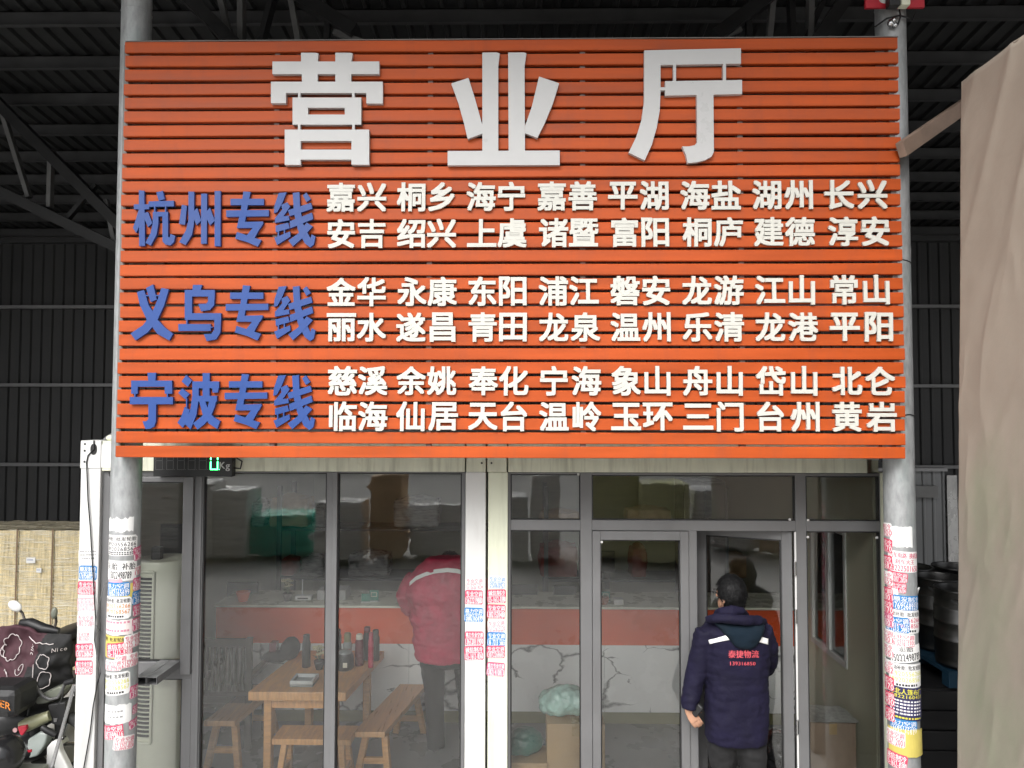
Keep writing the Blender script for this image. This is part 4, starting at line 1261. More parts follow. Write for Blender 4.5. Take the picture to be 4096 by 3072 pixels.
par = [(990, 1060, 1.60, .34, m_greyw, "narrow grey wrapped parcel at the left end of the shelf"), (1062, 1232, 1.60, .40, m_tan, "big tan wrapped bale on the left shelf's top board"), (1233, 1305, 1.60, .27, m_greyw, "small grey wrapped parcel by the mullion on the top board"),
       (1100, 1180, 1.02, .22, m_redbag, "dark red parcel on the left shelf's middle board"), (1190, 1300, 1.02, .25, m_greyw, "grey wrapped parcel beside the dark red one on the left shelf"), (1380, 1560, 1.02, .3, m_greyw, "long grey wrapped parcel on the left shelf right of the mullion"), (1560, 1760, 1.60, .38, m_greyw, "tall grey wrapped bale on the left shelf's top right"),
       (2155, 2330, 1.60, .22, m_tan, "tan paper bundle on the right shelf's top board"), (2150, 2320, 1.02, .42, m_redbag, "large dark red bale on the right shelf under the tan bundle"), (2500, 2700, 1.60, .26, m_tan, "tan bundle on the top board behind the fixed door leaf"), (2520, 2600, 1.02, .4, m_redbag, "dark red bale on the middle board behind the fixed door leaf"), (2880, 3010, 1.02, .3, m_carton, "plain carton on the right shelf behind the open door")]
for i, (x0, x1, z, h, m, lab) in enumerate(par):
    a, c = U(x0, 2200, 3.22).x, U(x1, 2200, 3.22).x
    b = MB()
    nn = 14
    b.ellip(((a + c) / 2, 3.42, z + h / 2), (c - a) / 2, .2, h / 2, 20, 10)
    b.box(a + .03, c - .03, 3.26, 3.58, z + .004, z + h * .86)
    tag(remeshed(b, "wrapped_parcel", m, None, .018, 3, .012, .09), lab, "parcel")

# floor-standing air conditioner behind the casement
ac = thing("air_conditioner", (U(640, 2500, .35).x, .35, 0), "rounded cream floor standing air conditioner behind the left casement", "air conditioner")
acx = U(650, 2400, .38).x; rac = .215
zac = U(640, 2240, .30).z
m_ac = mat("aged_cream_plastic", (0.74, 0.74, 0.62), .4, var=.06, scale=2)
def acring(z, r_): return [(acx + r_ * math.cos(a_) , .38 + r_ * .9 * math.sin(a_), z) for a_ in [2 * math.pi * k / 40 for k in range(40)]]
MB().loft([acring(.032, rac), acring(zac - .07, rac), ]).build("body", m_ac, ac)
MB().loft([acring(zac - .0695, rac * 1.02), acring(zac - .02, rac * 1.02), acring(zac, rac * .96)]).build("lid", m_olive if False else m_ac, ac)
for (pa, pb) in ((2310, 2660), (2715, 2955)):
    za, zb_ = U(600, pa, .17).z, U(600, pb, .17).z
    b = MB()
    th0, th1 = R(-52), R(4)
    def onac(th, d): return acx + (rac + d) * math.sin(th), .38 - .9 * (rac + d) * math.cos(th)
    vs, fs = [], []
    for i in range(9):
        th = th0 + (th1 - th0) * i / 8
        x, y = onac(th, .003); vs += [(x, y, zb_), (x, y, za)]
    fs = [(2 * i, 2 * i + 2, 2 * i + 3, 2 * i + 1) for i in range(8)]
    g_ = MB().add(vs, fs).build("grille_recess", m_black, ac, fix=False)
    ns = int((za - zb_) / .03)
    for k in range(ns + 1):
        z = zb_ + (za - zb_) * k / ns
        ring = [(*onac(th0 + (th1 - th0) * i / 8, .008), z) for i in range(9)]
        b.tube(ring, .0055, 6)
    for th in (th0 - .05, th1 + .05):
        b.tube([(*onac(th, .006), zb_ - .04), (*onac(th, .006), za + .04)], .012, 8)
    b.tube([(*onac(th0 - .05 + (th1 - th0 + .1) * i / 8, .006), za + .04) for i in range(9)], .012, 8)
    b.tube([(*onac(th0 - .05 + (th1 - th0 + .1) * i / 8, .006), zb_ - .04) for i in range(9)], .012, 8)
    b.build("grille", m_ac, ac)
px_box("control_box", 605, 640, .3, .06, zac + .001, 2190, m_black, "small dark box standing on top of the air conditioner", "box")
# dark board leaning behind the air conditioner
tag(MB().box(U(640, 2200, .9).x, U(790, 2200, .9).x, .9, .94, .031, 2.0).build("leaning_board", mat("dark_board", (.05, .05, .05), .4)), "dark panel standing upright behind the air conditioner", "panel")

# goods by the narrow pane and under the side window
def crate(x0, x1, yf, dep, pyt, label, m=m_carton, name="carton_box", z0=.031, tape=True):
    a, c = U(x0, pyt, yf), U(x1, pyt, yf)
    t = thing(name, ((a.x + c.x) / 2, yf, z0), label, "carton")
    MB().box(a.x, c.x, yf, yf + dep, z0, a.z).build("box", m, t, bevel=.006)
    if tape:
        MB().box((a.x + c.x) / 2 - .03, (a.x + c.x) / 2 + .03, yf - .001, yf + dep + .001, a.z - .09, a.z + .001).build("tape", mat("brown_tape", (.36, .25, .12), .25), t)
    return t, a, c
c1, a, c = crate(2187, 2420, .25, .28, 2896, "brown carton behind the narrow pane under a teal wrapped bag")
b = MB()
V, Fc = text2d("回", 0, .04, .04) if ('回', 0) in GL else ([], [])
cxx = U(2245, 2800, .4).x
b = MB().ellip((.30, .42, a.z + .115), .185, .14, .11, ax=Matrix.Rotation(-.18, 3, 'Y')).ellip((.42, .42, a.z + .11), .16, .13, .10)
m_plastic = mat("pale_teal_plastic", (0.42, 0.62, 0.56), .22, var=.3, scale=8, bump=.6, bscale=22)
tag(remeshed(b, "wrapped_bag", m_plastic, None, .012, 2, .016, .07), "crumpled pale teal plastic bag lying on the brown carton", "bag")
c2, a2_, _ = crate(2036, 2190, .22, .3, 3052, "low brown carton behind the narrow pane under a dark green bag", tape=False)
b = MB().ellip((.02, .37, a2_.z + .10), .15, .12, .10).ellip((-.06, .37, a2_.z + .07), .09, .1, .07)
g2 = remeshed(b, "green_bag", mat("dark_green_plastic", (.02, .11, .085), .3, var=.2, bump=.4, bscale=20), None, .012, 2, .012, .08)
tag(g2, "dark green plastic bag with a white tag on the low carton", "bag")
p = U(2090, 2975, .255)
tl = MB().add([(p.x - .045, .262, a2_.z + .155), (p.x + .045, .256, a2_.z + .165), (p.x + .05, .29, a2_.z + .20), (p.x - .04, .30, a2_.z + .192)], [(0, 1, 2, 3)]).build("white_tag", m_post, g2)
tl.parent = None; tl.matrix_parent_inverse = Matrix(); bpy.data.objects.remove(tl)
c3, a3_, c3_ = crate(3240, 3424, .30, .28, 2890, "dusty brown carton under the side window with papers on top", mat("dusty_carton", (.26, .19, .14), .8, var=.12))
b = MB()
rn = random.Random(3)
for k in range(4):
    z = a3_.z + .003 + .006 * k
    dx, dy = rn.uniform(-.02, .02), rn.uniform(-.02, .02)
    b.grid(lambda u, v: (a3_.x + dx - .02 + u * (c3_.x - a3_.x + .03), .29 + dy + v * .27, z + .012 * noise.noise(Vector((u * 3, v * 3, k)))), 10, 8)
tag(b.build("newspapers", mat("newsprint", (.42, .42, .40), .8, var=.25, scale=30), None, fix=False), "loose newspapers lying on the dusty carton under the side window", "newspaper")
b = MB().ellip((2.02, .42, .25), .17, .2, .24).ellip((2.10, .40, .12), .2, .22, .12)
tag(remeshed(b, "wrapped_bundle", mat("black_film", (.02, .02, .022), .16, var=.3, bump=.7, bscale=16), None, .015, 1, .02, .08), "black plastic wrapped bundle on the floor behind the open door", "bundle")
b = MB().ellip((.62, .3, .12), .13, .1, .09)
tag(remeshed(b, "teal_parcel", m_plastic, None, .012, 1, .012, .06), "small pale teal parcel on the floor behind the fixed door leaf", "parcel")

# added tall dark cabinet behind the counter, darkening the gap beside the open door
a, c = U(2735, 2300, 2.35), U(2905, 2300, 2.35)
t = thing("added_dark_cabinet", ((a.x + c.x) / 2, 2.35, 0), "tall black cabinet behind the counter in the open door's gap", "cabinet")
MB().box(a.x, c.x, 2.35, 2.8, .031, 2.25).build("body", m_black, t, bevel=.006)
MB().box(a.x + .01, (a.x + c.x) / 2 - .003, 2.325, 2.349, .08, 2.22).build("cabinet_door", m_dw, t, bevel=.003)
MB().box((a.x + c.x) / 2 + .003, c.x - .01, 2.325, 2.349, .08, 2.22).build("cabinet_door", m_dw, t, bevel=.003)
# ------------------------------------------------------------------ right side: tarpaulin load, brace, kegs
m_tarp = mat("tarpaulin", (0.295, 0.255, 0.21), 0.75, var=0.07, scale=2.0, dirt=(0.235, 0.25, 0.175), dscale=0.45, dstretch=(1, 1, 0.5), damt=1.8, bump=0.35, bscale=8)
ztp = U(3850, 322, -1.0).z
xt = (U(3846, 1500, -1.0)).x
def tarp(u, v):
    # wraps: back (u 0-.12), left side (.12-1) running toward the camera
    yb, yf, xr = -.98, -4.6, xt + 2.4
    if u < .14:
        k = u / .14; x, y = xr + (xt - xr) * k, yb
    else:
        k = (u - .14) / .86; x, y = xt, yb + (yf - yb) * k ** 1.6
    z = ztp * v
    n = Vector((-1, 0, 0)) if u >= .14 else Vector((0, 1, 0))
    # folds hanging from the top corner and slanting forward
    q = Vector((y * 1.5 + z * .55, z * .35 - y * .2, 3))
    cr = 1 - abs(noise.noise(q * 1.7)) * 2.2
    cr2 = 1 - abs(noise.noise(q * 3.9 + Vector((5, 2, 0)))) * 2.2
    fold = .008 * max(0, cr) ** 2 + .005 * max(0, cr2) ** 2 + .005 * noise.noise(Vector((y * 1.4, z * .4, 3)))
    e = abs(u - .14)
    rnd = .008 * max(0, 1 - e / .006)
    fold *= min(1, .1 + e / .03)
    p = Vector((x, y, z)) + n * fold + Vector((rnd, -rnd, 0))
    p.x += .027 * (z - 3.2) * (1 if u > .12 else u / .12) + .003 * noise.noise(Vector((0, z * 1.7, 1)))
    return p
b = MB().grid(tarp, 240, 130)
def tarp_top(u, v):
    p = tarp(u, 1.0)
    c = Vector((xt + 2.4, -4.6, ztp + .05))
    return p.lerp(c, v) + Vector((0, 0, .05 * math.sin(v * 3.14)))
b.grid(tarp_top, 60, 6)
# inner thickness
tl = b.build("tarpaulin", m_tarp, None)
sm = tl.modifiers.new("t", 'SOLIDIFY'); sm.thickness = .012; sm.offset = -1
tag(tl, "tall beige tarpaulin draped over a load at the right", "tarpaulin")

q0, q1 = U(3604, 600, -.70), U(3900, 395, -.15)
d_ = (q1 - q0).normalized()
b = MB()
up_ = Vector((0, -1, 0))
b.bar(q0, q1, .05, .10, 0, up=(0, 0, 1))
t = b.build("brace_beam", mat("weathered_beam", (0.24, 0.17, 0.13), .7, var=.2, scale=6), None, bevel=.003)
tag(t, "slanting brown brace between the right post and the tarpaulin", "brace")

# white cable down the right post
b = MB()
pts = [(3626, 618), (3632, 700), (3636, 900), (3641, 1000), (3642, 1300), (3648, 1600), (3652, 1770)]
b.tube([U(x, y, YP - .03) for x, y in pts], .005, 6)
tag(b.build("white_cable", m_post), "thin white cable running down the right post's outer edge", "cable")

# red board, lamp and wiring at the top of the right post
rb = thing("red_board", (XPR, YP - RP - .02, U(3580, 33, YP).z), "red board with a white disc high on the right post", "sign")
a, c = U(3460, 34, YP - RP - .03), U(3692, -120, YP - RP - .03)
MB().box(a.x, c.x, a.y - .01, a.y + .01, a.z, c.z).build("panel", mat("red_paint", (.45, .02, .035), .4), rb)
o_ = U(3540, -14, YP); 
MB().prism(oval(U(3540, -12, YP - .15).x, U(3540, -22, YP - .15).z, .04, .055), a.y - .014, a.y - .0105).build("white_disc", m_post, rb)
t = thing("floodlight", (XPR, YP - .2, U(3590, 30, YP - .2).z), "small dark floodlight with a pale driver box on the red board", "lamp")
a = U(3550, 30, YP - .2); c = U(3592, -60, YP - .2)
MB().box(a.x, c.x, a.y - .03, a.y + .03, a.z, c.z).build("housing", m_black, t, bevel=.006)
a = U(3598, 28, YP - .2); c = U(3632, -60, YP - .2)
MB().box(a.x, c.x, a.y - .03, a.y + .03, a.z, c.z).build("driver_box", m_cream, t, bevel=.006)
t = thing("junction_clamp", (XPR, YP - .14, U(3580, 85, YP - .14).z), "bright metal clamp with cable ends on the right post", "clamp")
b = MB()
for dx, dz, r_ in ((-.02, .0, .022), (.008, -.015, .018), (.0, .02, .016)):
    b.ellip((U(3582, 85, YP - .14).x + dx, YP - RP - .018, U(3582, 85, YP - .14).z + dz), r_, .02, r_ * 1.2, 12, 8)
b.build("body", m_chrome, t)
b = MB()
c = U(3605, 40, YP - .15)
b.tube([(XPR - .13, YP - .05, c.z - .06), (XPR - .08, YP - .11, c.z - .035), (XPR, YP - RP - .02, c.z - .02), (XPR + .05, YP - RP - .02, c.z - .03), (XPR + .11, YP - .07, c.z - .03), (XPR + .14, YP - .06, c.z + .03), (XPR + .1, YP - .12, c.z + .09)], .006, 6)
b.tube([(XPR, YP - RP - .02, c.z + .03), (XPR + .005, YP - RP - .03, c.z - .03), (XPR - .015, YP - RP - .03, c.z - .09)], .006, 6)
b.build("cable", m_black, t)

# grey cabin panels behind the kegs
t = thing("site_cabin", (4.3, 3.6, 0), "dim grey corrugated cabin standing behind the kegs", "cabin")
m_cab = mat("cabin_grey", (0.15, 0.155, 0.16), .5, var=.15, scale=2, stretch=(4, 1, .5))
zt_ = U(3700, 1884, 3.6).z
x0, x1 = U(3590, 2000, 3.6).x, U(3775, 2000, 3.6).x
pr = ribs_profile(x0 - .5, x1, .12, .015)
MB().add([(x, 3.6 - d, z) for x, d in pr for z in (0, zt_)], [(2 * i, 2 * i + 2, 2 * i + 3, 2 * i + 1) for i in range(len(pr) - 1)]).box(x0 - .5, x1, 3.61, 5.6, 0, zt_).build("wall_panel", m_cab, t, fix=False)
MB().box(x0 - .52, x1 + .02, 3.54, 3.66, zt_, zt_ + .04).build("top_rail", m_girt, t)
a, c = U(3640, 1990, 3.5), U(3752, 1945, 3.5)
MB().box(a.x, c.x, 3.50, 3.58, a.z, c.z).build("sign_rail", m_truss2, t)
MB().box(x1 + .02, U(3822, 2000, 3.6).x, 3.56, 3.62, 0, zt_ - .05).build("sheet_end", mat("bright_sheet", (.36, .36, .36), .3, metal=.5, var=.35, scale=3, stretch=(2, 1, 1)), t)

def make_keg(x, y, z, label, group="steel kegs stacked on pallets"):
    t = thing("beer_keg", (x, y, z), label, "keg", group)
    r_, h = .2, .60
    MB().lathe((x, y, z), [(.170, .0), (.192, .004), (r_ - .006, .03), (r_ - .006, .085), (r_, .09), (r_, .205), (r_ + .005, .21), (r_ + .005, .222), (r_, .227), (r_, .345), (r_ + .005, .35), (r_ + .005, .362), (r_, .367), (r_, .455), (r_ - .004, .462), (.18, .49), (.14, .51), (.05, .52)], 40, 0, False).build("shell", m_steel, t)
    MB().lathe((x, y, z), [(r_ - .006, .462), (r_ - .005, .595), (r_ - .001, .598), (r_ - .001, .608), (.184, .610), (.180, .60), (.180, .50)], 40, 0, False).build("top_chime", m_steel, t)
    q = []
    for a_ in (-.72, 1.4, 3.4):
        b = MB()
        vs = []
        for (th, zz) in [(math.cos(6.2832 * k / 16) * .22, math.sin(6.2832 * k / 16) * .018 + .535) for k in range(16)]:
            vs.append((x + .197 * math.sin(a_ + th), y - .197 * math.cos(a_ + th), z + zz))
        b.add(vs, [tuple(range(16))]); b.build("hand_hole", m_black, t, fix=False)
    MB().lathe((x, y, z), [(.035, .52), (.035, .55), (.028, .555)], 16).build("spear_valve", m_black, t)
    return t
def pallet(z, m, label, x=3.98, y=1.05):
    t = thing("pallet", (x, y, z), label, "pallet")
    for yy in (-.55, 0, .55): MB().box(x - .62, x + .62, y + yy - .05, y + yy + .05, z, z + .10).build("bearer", m, t, bevel=.004)
    b = MB()
    for k in range(6):
        b.box(x - .62 + .21 * k, x - .62 + .21 * k + .18, y - .6, y + .6, z + .1005, z + .13)
    b.build("deck", m, t)
m_bp = mat("blue_pallet", (.008, .035, .065), .5, var=.15)
pallet(.81, m_bp, "blue pallet lying between the two layers of kegs")
kp = make_keg(3.56, .60, .95, "steel keg at the near left corner of the upper layer")
def keg(x, y, z, lab):
    o = copy_tree(kp); o.location = (x, y, .95); o['label'] = lab
kegpos = [(3.98, .60), (3.62, 1.03), (4.04, 1.03), (3.60, 1.46), (4.02, 1.46)]
for i, (x, y) in enumerate(kegpos):
    keg(x, y, .93, ["steel keg right of the upper layer's near left keg", "steel keg next to the post in the upper layer's middle row", "steel keg right of the post keg in the middle row", "rearmost steel keg next to the post in the upper layer", "rearmost steel keg by the tarpaulin in the upper layer"][i])
bc = thing("shade_block", (3.74, 1.05, 0), "added black slatted block standing in for the shade under the blue pallet", "crate")  # added black block in place of the deep shade below the pallet
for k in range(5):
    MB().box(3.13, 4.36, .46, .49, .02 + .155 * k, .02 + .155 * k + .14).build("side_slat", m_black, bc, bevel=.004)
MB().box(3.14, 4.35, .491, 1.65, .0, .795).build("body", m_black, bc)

# ------------------------------------------------------------------ left side: carton stack, scooters, pole
m_cw = mat("wrapped_carton", (0.50, 0.41, 0.23), .5, var=.5, scale=13, stretch=(4, 1, .35), dirt=(0.62, 0.55, 0.38), dscale=10, dstretch=(.3, 1, 5), damt=.8, bump=.35, bscale=30)
st = thing("carton_stack", (-5.6, 2.6, 0), "plastic wrapped stack of beige cartons behind the scooters", "carton stack")
yf = 2.6
zt_ = U(150, 2122, yf).z
xe = [U(px, 2300, yf).x for px in (-160, 72, 214, 360)]
for k in range(3):
    nz_ = 4
    for j in range(nz_):
        MB().box(xe[k] + .004, xe[k + 1] - .004, yf, yf + .45, .14 + (zt_ - .14) * j / nz_ + .002, .14 + (zt_ - .14) * (j + 1) / nz_ - .0005).build("carton", m_cw, st, bevel=.004)
MB().box(xe[0], xe[3], yf + .46, yf + .56, .14, zt_ - .01).build("rear_cartons", m_cw, st)
b = MB()
b.grid(lambda u, v: (xe[0] - .03 + (xe[3] - xe[0] + .06) * u, yf - .02 + .60 * v, zt_ + .018 + .012 * noise.noise(Vector((u * 9, v * 4, 1)))), 40, 10)
b.build("top_sheet", mat("clear_film", (.40, .36, .26), .25, var=.3, scale=8, stretch=(.4, 1, 1)), st, fix=False)
for px, z_ in ((70, 0), (212, 0)):
    x = U(px, 2300, yf).x
    MB().box(x - .007, x + .007, yf - .026, yf - .021, .14, zt_ + .02).build("strap", mat("brown_strap", (.16, .10, .06), .5), st)
for (px, py, wp, hp) in ((128, 2240, 36, 22), (160, 2280, 20, 18)):
    p = U(px, py, yf - .006)
    b = MB().box(p.x - wp / 725, p.x + wp / 725, yf - .027, yf - .022, p.z - hp / 725, p.z + hp / 725)
    o = b.build("shipping_label", m_post, st)
    MB().box(p.x - wp / 900, p.x + wp / 1400, yf - .0285, yf - .0271, p.z + .002, p.z + .008).build("print_line", m_blue, o)
def film_mat():
    m = bpy.data.materials.new("stretch_film"); m.use_nodes = True
    t = m.node_tree; bs = t.nodes["Principled BSDF"]
    bs.inputs['Base Color'].default_value = (.72, .68, .56, 1); bs.inputs['Roughness'].default_value = .22
    tc = t.nodes.new("ShaderNodeTexCoord"); mp = t.nodes.new("ShaderNodeMapping"); mp.inputs['Scale'].default_value = (.7, 1, 9); mp.inputs['Rotation'].default_value = (0, R(6), 0)
    t.links.new(tc.outputs['Object'], mp.inputs[0])
    n = t.nodes.new("ShaderNodeTexNoise"); n.inputs['Scale'].default_value = 5; n.inputs['Detail'].default_value = 9; n.inputs['Roughness'].default_value = .7
    t.links.new(mp.outputs[0], n.inputs['Vector'])
    r_ = t.nodes.new("ShaderNodeMapRange"); r_.inputs['From Min'].default_value = .47; r_.inputs['From Max'].default_value = .68; r_.inputs['To Min'].default_value = .06; r_.inputs['To Max'].default_value = .85
    t.links.new(n.outputs['Fac'], r_.inputs['Value']); t.links.new(r_.outputs[0], bs.inputs['Alpha'])
    return m
b = MB()
b.grid(lambda u, v: (xe[0] + (xe[3] - xe[0]) * u, yf - .014 + .006 * noise.noise(Vector((u * 6, v * 30, 2))), .16 + (zt_ - .15) * v), 50, 60)
b.build("plastic_wrap", film_mat(), st, fix=False)
MB().box(xe[0], xe[3], yf, yf + 1, 0, .139).build("pallet", m_dw, st)

m_quilt = mat("maroon_quilt", (0.055, 0.018, 0.026), .8, var=.2, scale=4, bump=.25, bscale=14)
m_quilt2 = mat("black_quilt", (0.014, 0.014, 0.015), .8, var=.2, bump=.25, bscale=14)
m_shellg = mat("grey_green_plastic", (0.15, 0.16, 0.13), .4, var=.1)
m_olsh = mat("olive_plastic", (0.24, 0.24, 0.15), .35, var=.12)
m_sil = mat("silver_plastic", (.36, .40, .38), .35, var=.1)
def wheel(t, c, r_, w_=.07, ax='x'):
    # axle along y when the scooter points along x
    b = MB()
    n = 32
    rings = []
    for i in range(13):
        a_ = 2 * math.pi * i / 12
        rr, yy = r_ - w_ / 2 + w_ / 2 * math.cos(a_), w_ / 2 * math.sin(a_)
        if ax == 'x': rings.append([(c[0] + rr * math.cos(2 * math.pi * k / n), c[1] + yy, c[2] + rr * math.sin(2 * math.pi * k / n)) for k in range(n)])
        else: rings.append([(c[0] + yy, c[1] + rr * math.cos(2 * math.pi * k / n), c[2] + rr * math.sin(2 * math.pi * k / n)) for k in range(n)])
    b.loft(rings, 0, False)
    o = b.build("wheel", m_rubber, t)
    b = MB()
    e = Vector((0, 1, 0)) if ax == 'x' else Vector((1, 0, 0))
    b.tube([Vector(c) - e * .045, Vector(c) + e * .045], .045, 14)
    for k in range(5):
        a_ = 2 * math.pi * k / 5
        d = Vector((math.cos(a_), 0, math.sin(a_))) if ax == 'x' else Vector((0, math.cos(a_), math.sin(a_)))
        b.bar(Vector(c) + d * .04, Vector(c) + d * (r_ - w_ + .005), .03, .02)
    b.build("rim", m_chrome, o)
    return o
# scooter wearing the quilt
ys = .95
sa = thing("electric_scooter", (U(150, 2700, ys).x, ys, 0), "electric scooter wearing a maroon quilted wind cover", "scooter", "scooters parked left of the office")
def Q(u, v):
    # u 0..1 left to right, v 0..1 top to bottom
    xl = U(-30 + 15 * v, 2500, ys).x; xr = U(300 - 10 * v, 2500, ys).x
    top = 2520 - 28 * math.sin(min(1, u * 1.6) * math.pi) * (u < .62) + (28 * (u - .55) if u > .55 else 0)
    zt2 = U(150, top, ys).z; zb2 = U(150, 2755 - 70 * max(0, abs(u - .5) - .3), ys).z
    x = xl + (xr - xl) * u
    z = zt2 + (zb2 - zt2) * v
    y = ys - .16 * math.sin(math.pi * min(1, max(0, u))) ** .7 * (.55 + .45 * v) - .05 * math.sin(v * 5) * math.cos(u * 7)
    y += .05 * noise.noise(Vector((u * 4.5, v * 3.5, 3))) + .022 * noise.noise(Vector((u * 11, v * 7, 9)))
    return Vector((x, y, z))
b = MB().grid(Q, 60, 40)
for i, f in enumerate(b.f):
    pass
us = [(i % 60) / 60 for i in range(len(b.f))]
vs_ = [(i // 60) / 40 for i in range(len(b.f))]
b.m = [1 if (u + .10 * math.sin(v * 3) > .70 or (u > .52 and v > .55)) else 0 for u, v in zip(us, vs_)]
q = b.build("wind_cover", [m_quilt, m_quilt2], sa)
so = q.modifiers.new("t", 'SOLIDIFY'); so.thickness = .025; so.offset = -1
m_line = mat("white_piping", (.62, .56, .56), .6)
def line(pts, r_=.0034):
    b.tube([Q(u, v) + Vector((0, -.012, 0)) for u, v in pts], r_, 5)
b = MB()
def scallop(cu, cv, ru, rv, n=9, amp=.14, a0=0, a1=6.2832):
    return [(cu + ru * (1 + amp * abs(math.sin(n * t_ / 2))) * math.cos(t_), cv + rv * (1 + amp * abs(math.sin(n * t_ / 2))) * math.sin(t_)) for t_ in [a0 + (a1 - a0) * k / 60 for k in range(61)]]
line(scallop(.32, .32, .085, .16, 9, .2)); line(scallop(.235, .36, .03, .08, 1, 0, 1.2, 5.2))
line(scallop(.75, .44, .07, .12, 7, .15)); line(scallop(.75, .76, .065, .13, 5, .12))
line([(.47 + .0025 * k * math.cos(k * .55), .60 + .006 * k * math.sin(k * .55)) for k in range(2, 18)], .003)
line([(.62, .5), (.63, .7), (.66, .95)], .003); line([(.42, .78), (.44, .84), (.41, .88), (.43, .95)], .003)
line([(.25, .66), (.28, .62), (.27, .72), (.30, .66), (.29, .75)], .003)
line([(.50 + .34 * k / 8, .14 + .015 * (k % 2)) for k in range(9)], .004)
b.build("piping", m_line, q)
b = MB()
for txt, cu, cv, su, sv, vert in (("Nic", .575, .30, .045, .16, 1), ("Nice", .91, .24, .12, .07, 0)):
    V, Fc = text2d(txt, 0, 1, 1)
    if vert:
        P = [Q(cu + y * su, cv + x * sv) + Vector((0, -.014, 0)) for x, y in V]
    else:
        P = [Q(cu + x * su, cv - y * sv) + Vector((0, -.014, 0)) for x, y in V]
    b.add(P, Fc)
b.build("printed_word", m_line, q, fix=False)
def mirror(px, py, wpx, hpx, tilt, stem, mface, label):
    c = U(px, py, ys)
    k = (ys + 5.4) / FPX
    b = MB().ellip(c, wpx * k / 2, .02, hpx * k / 2, 20, 10, ax=Matrix.Rotation(tilt, 3, 'Y'))
    o = b.build("mirror", mface, sa); o['label'] = label
    b = MB(); s = U(*stem, ys); b.tube([c + Vector((0, .015, 0)), c.lerp(s, .5) + Vector((0, .03, 0)), s], .011, 8); b.build("stem", m_dw, o)
mirror(60, 2424, 60, 40, .45, (102, 2490), m_post, "round white mirror")
mirror(217, 2452, 26, 46, .05, (215, 2530), m_shellg, "narrow dark green mirror")
b = MB().tube([U(85, 2490, ys + .02), U(120, 2492, ys), U(175, 2515, ys), U(235, 2525, ys + .02)], [.03, .045, .045, .03], 10)
b.build("handlebar_cover", m_black, sa)
b = MB(); b.tube([U(150, 2520, ys + .06), U(140, 2760, ys + .1), U(130, 2980, ys + .12)], [.05, .06, .07], 12); b.build("steering_column", m_black, sa)
p = U(130, 2900, ys + .3)
b = MB().ellip((p.x, ys + .75, .62), .17, .5, .15).ellip((p.x, ys + .45, .35), .16, .35, .13); b.build("body", m_dw, sa)
wheel(sa, (p.x, ys + .12, .22), .22, .08, 'y'); wheel(sa, (p.x, ys + 1.15, .22), .22, .08, 'y')
b = MB().ellip((p.x, ys + .85, .80), .14, .35, .06); b.build("seat", m_black, sa)

# e-bike with bent handlebar, in front
yb = .45
sb = thing("electric_bike", (U(150, 2900, yb).x, yb, 0), "black electric bike with bent handlebar and red tail lamp", "scooter", "scooters parked left of the office")
b = MB().tube([U(x, y, yb + dy) for x, y, dy in ((28, 2772, 0), (60, 2762, 0), (95, 2752, .02), (130, 2745, .05), (152, 2758, .06), (172, 2785, .06), (200, 2798, .06), (232, 2790, .05), (250, 2760, .03), (262, 2730, .0), (290, 2722, -.02))], .013, 10)
b.build("handlebar", m_truss2, sb)
MB().tube([U(30, 2771, yb), U(92, 2754, yb + .02)], .019, 10).build("grip", m_black, sb)
MB().tube([U(262, 2732, yb), U(300, 2722, yb - .02)], .021, 10).build("grip", m_black, sb)
MB().ellip(U(33, 2771, yb - .01), .014, .014, .014, 10, 6).build("bar_end", m_chrome, sb)
MB().box(U(92, 2790, yb).x, U(104, 2790, yb).x, yb - .02, yb + .03, U(96, 2792, yb).z, U(96, 2740, yb).z).build("brake_clamp", m_black, sb, bevel=.004)
b = MB()
def quad3(b, pts, y, th):
    b.prism([(U(px, py, y).x, U(px, py, y).z) for px, py in pts], y, y + th)
quad3(b, [(140, 2800), (160, 2780), (240, 2745), (255, 2760), (235, 2790), (185, 2815), (145, 2820)], yb + .08, .12)
b.build("headset_cowl", m_shellg, sb, bevel=.012)
b = MB(); quad3(b, [(190, 2820), (262, 2808), (258, 2900), (240, 2906), (204, 2896)], yb + .03, .14); b.build("front_bag", m_black, sb, bevel=.01)
b = MB(); quad3(b, [(214, 2874), (228, 2874), (226, 2888), (215, 2888)], yb + .024, .005); b.build("buckle", m_truss2, sb)
b = MB(); b.tube([U(82, 2912, yb - .02), U(110, 2898, yb), U(150, 2882, yb), U(200, 2862, yb + .02)], [.045, .055, .05, .04], 14); b.build("rear_carrier", m_olsh, sb)
b = MB(); quad3(b, [(68, 2908), (104, 2902), (106, 2918), (88, 2944), (80, 2940)], yb - .075, .03); o = b.build("tail_lamp", mat("red_lens", (.42, .02, .04), .2), sb, bevel=.006)
b = MB(); b.prism([(U(87, 2920, yb).x + .018 * math.cos(k * .5236), U(87, 2920, yb - .075).z + .018 * math.sin(k * .5236)) for k in range(12)], yb - .080, yb - .076); b.build("reflector", mat("pale_lens", (.5, .3, .3), .3), o)
b = MB(); quad3(b, [(110, 2958), (160, 2928), (190, 2935), (178, 2980), (150, 3025), (100, 3040)], yb + .0, .10); b.build("side_panel", m_sil, sb, bevel=.014)
b = MB(); quad3(b, [(104, 3002), (126, 2998), (126, 3008), (104, 3013)], yb - .006, .007); b.build("side_reflector", mat("red_lens", (0, 0, 0)), sb)
b = MB(); b.tube([U(168, 2908, yb - .04), U(188, 2922, yb - .04), U(222, 2940, yb - .02)], [.022, .024, .022], 12); b.build("passenger_grip", m_black, sb)
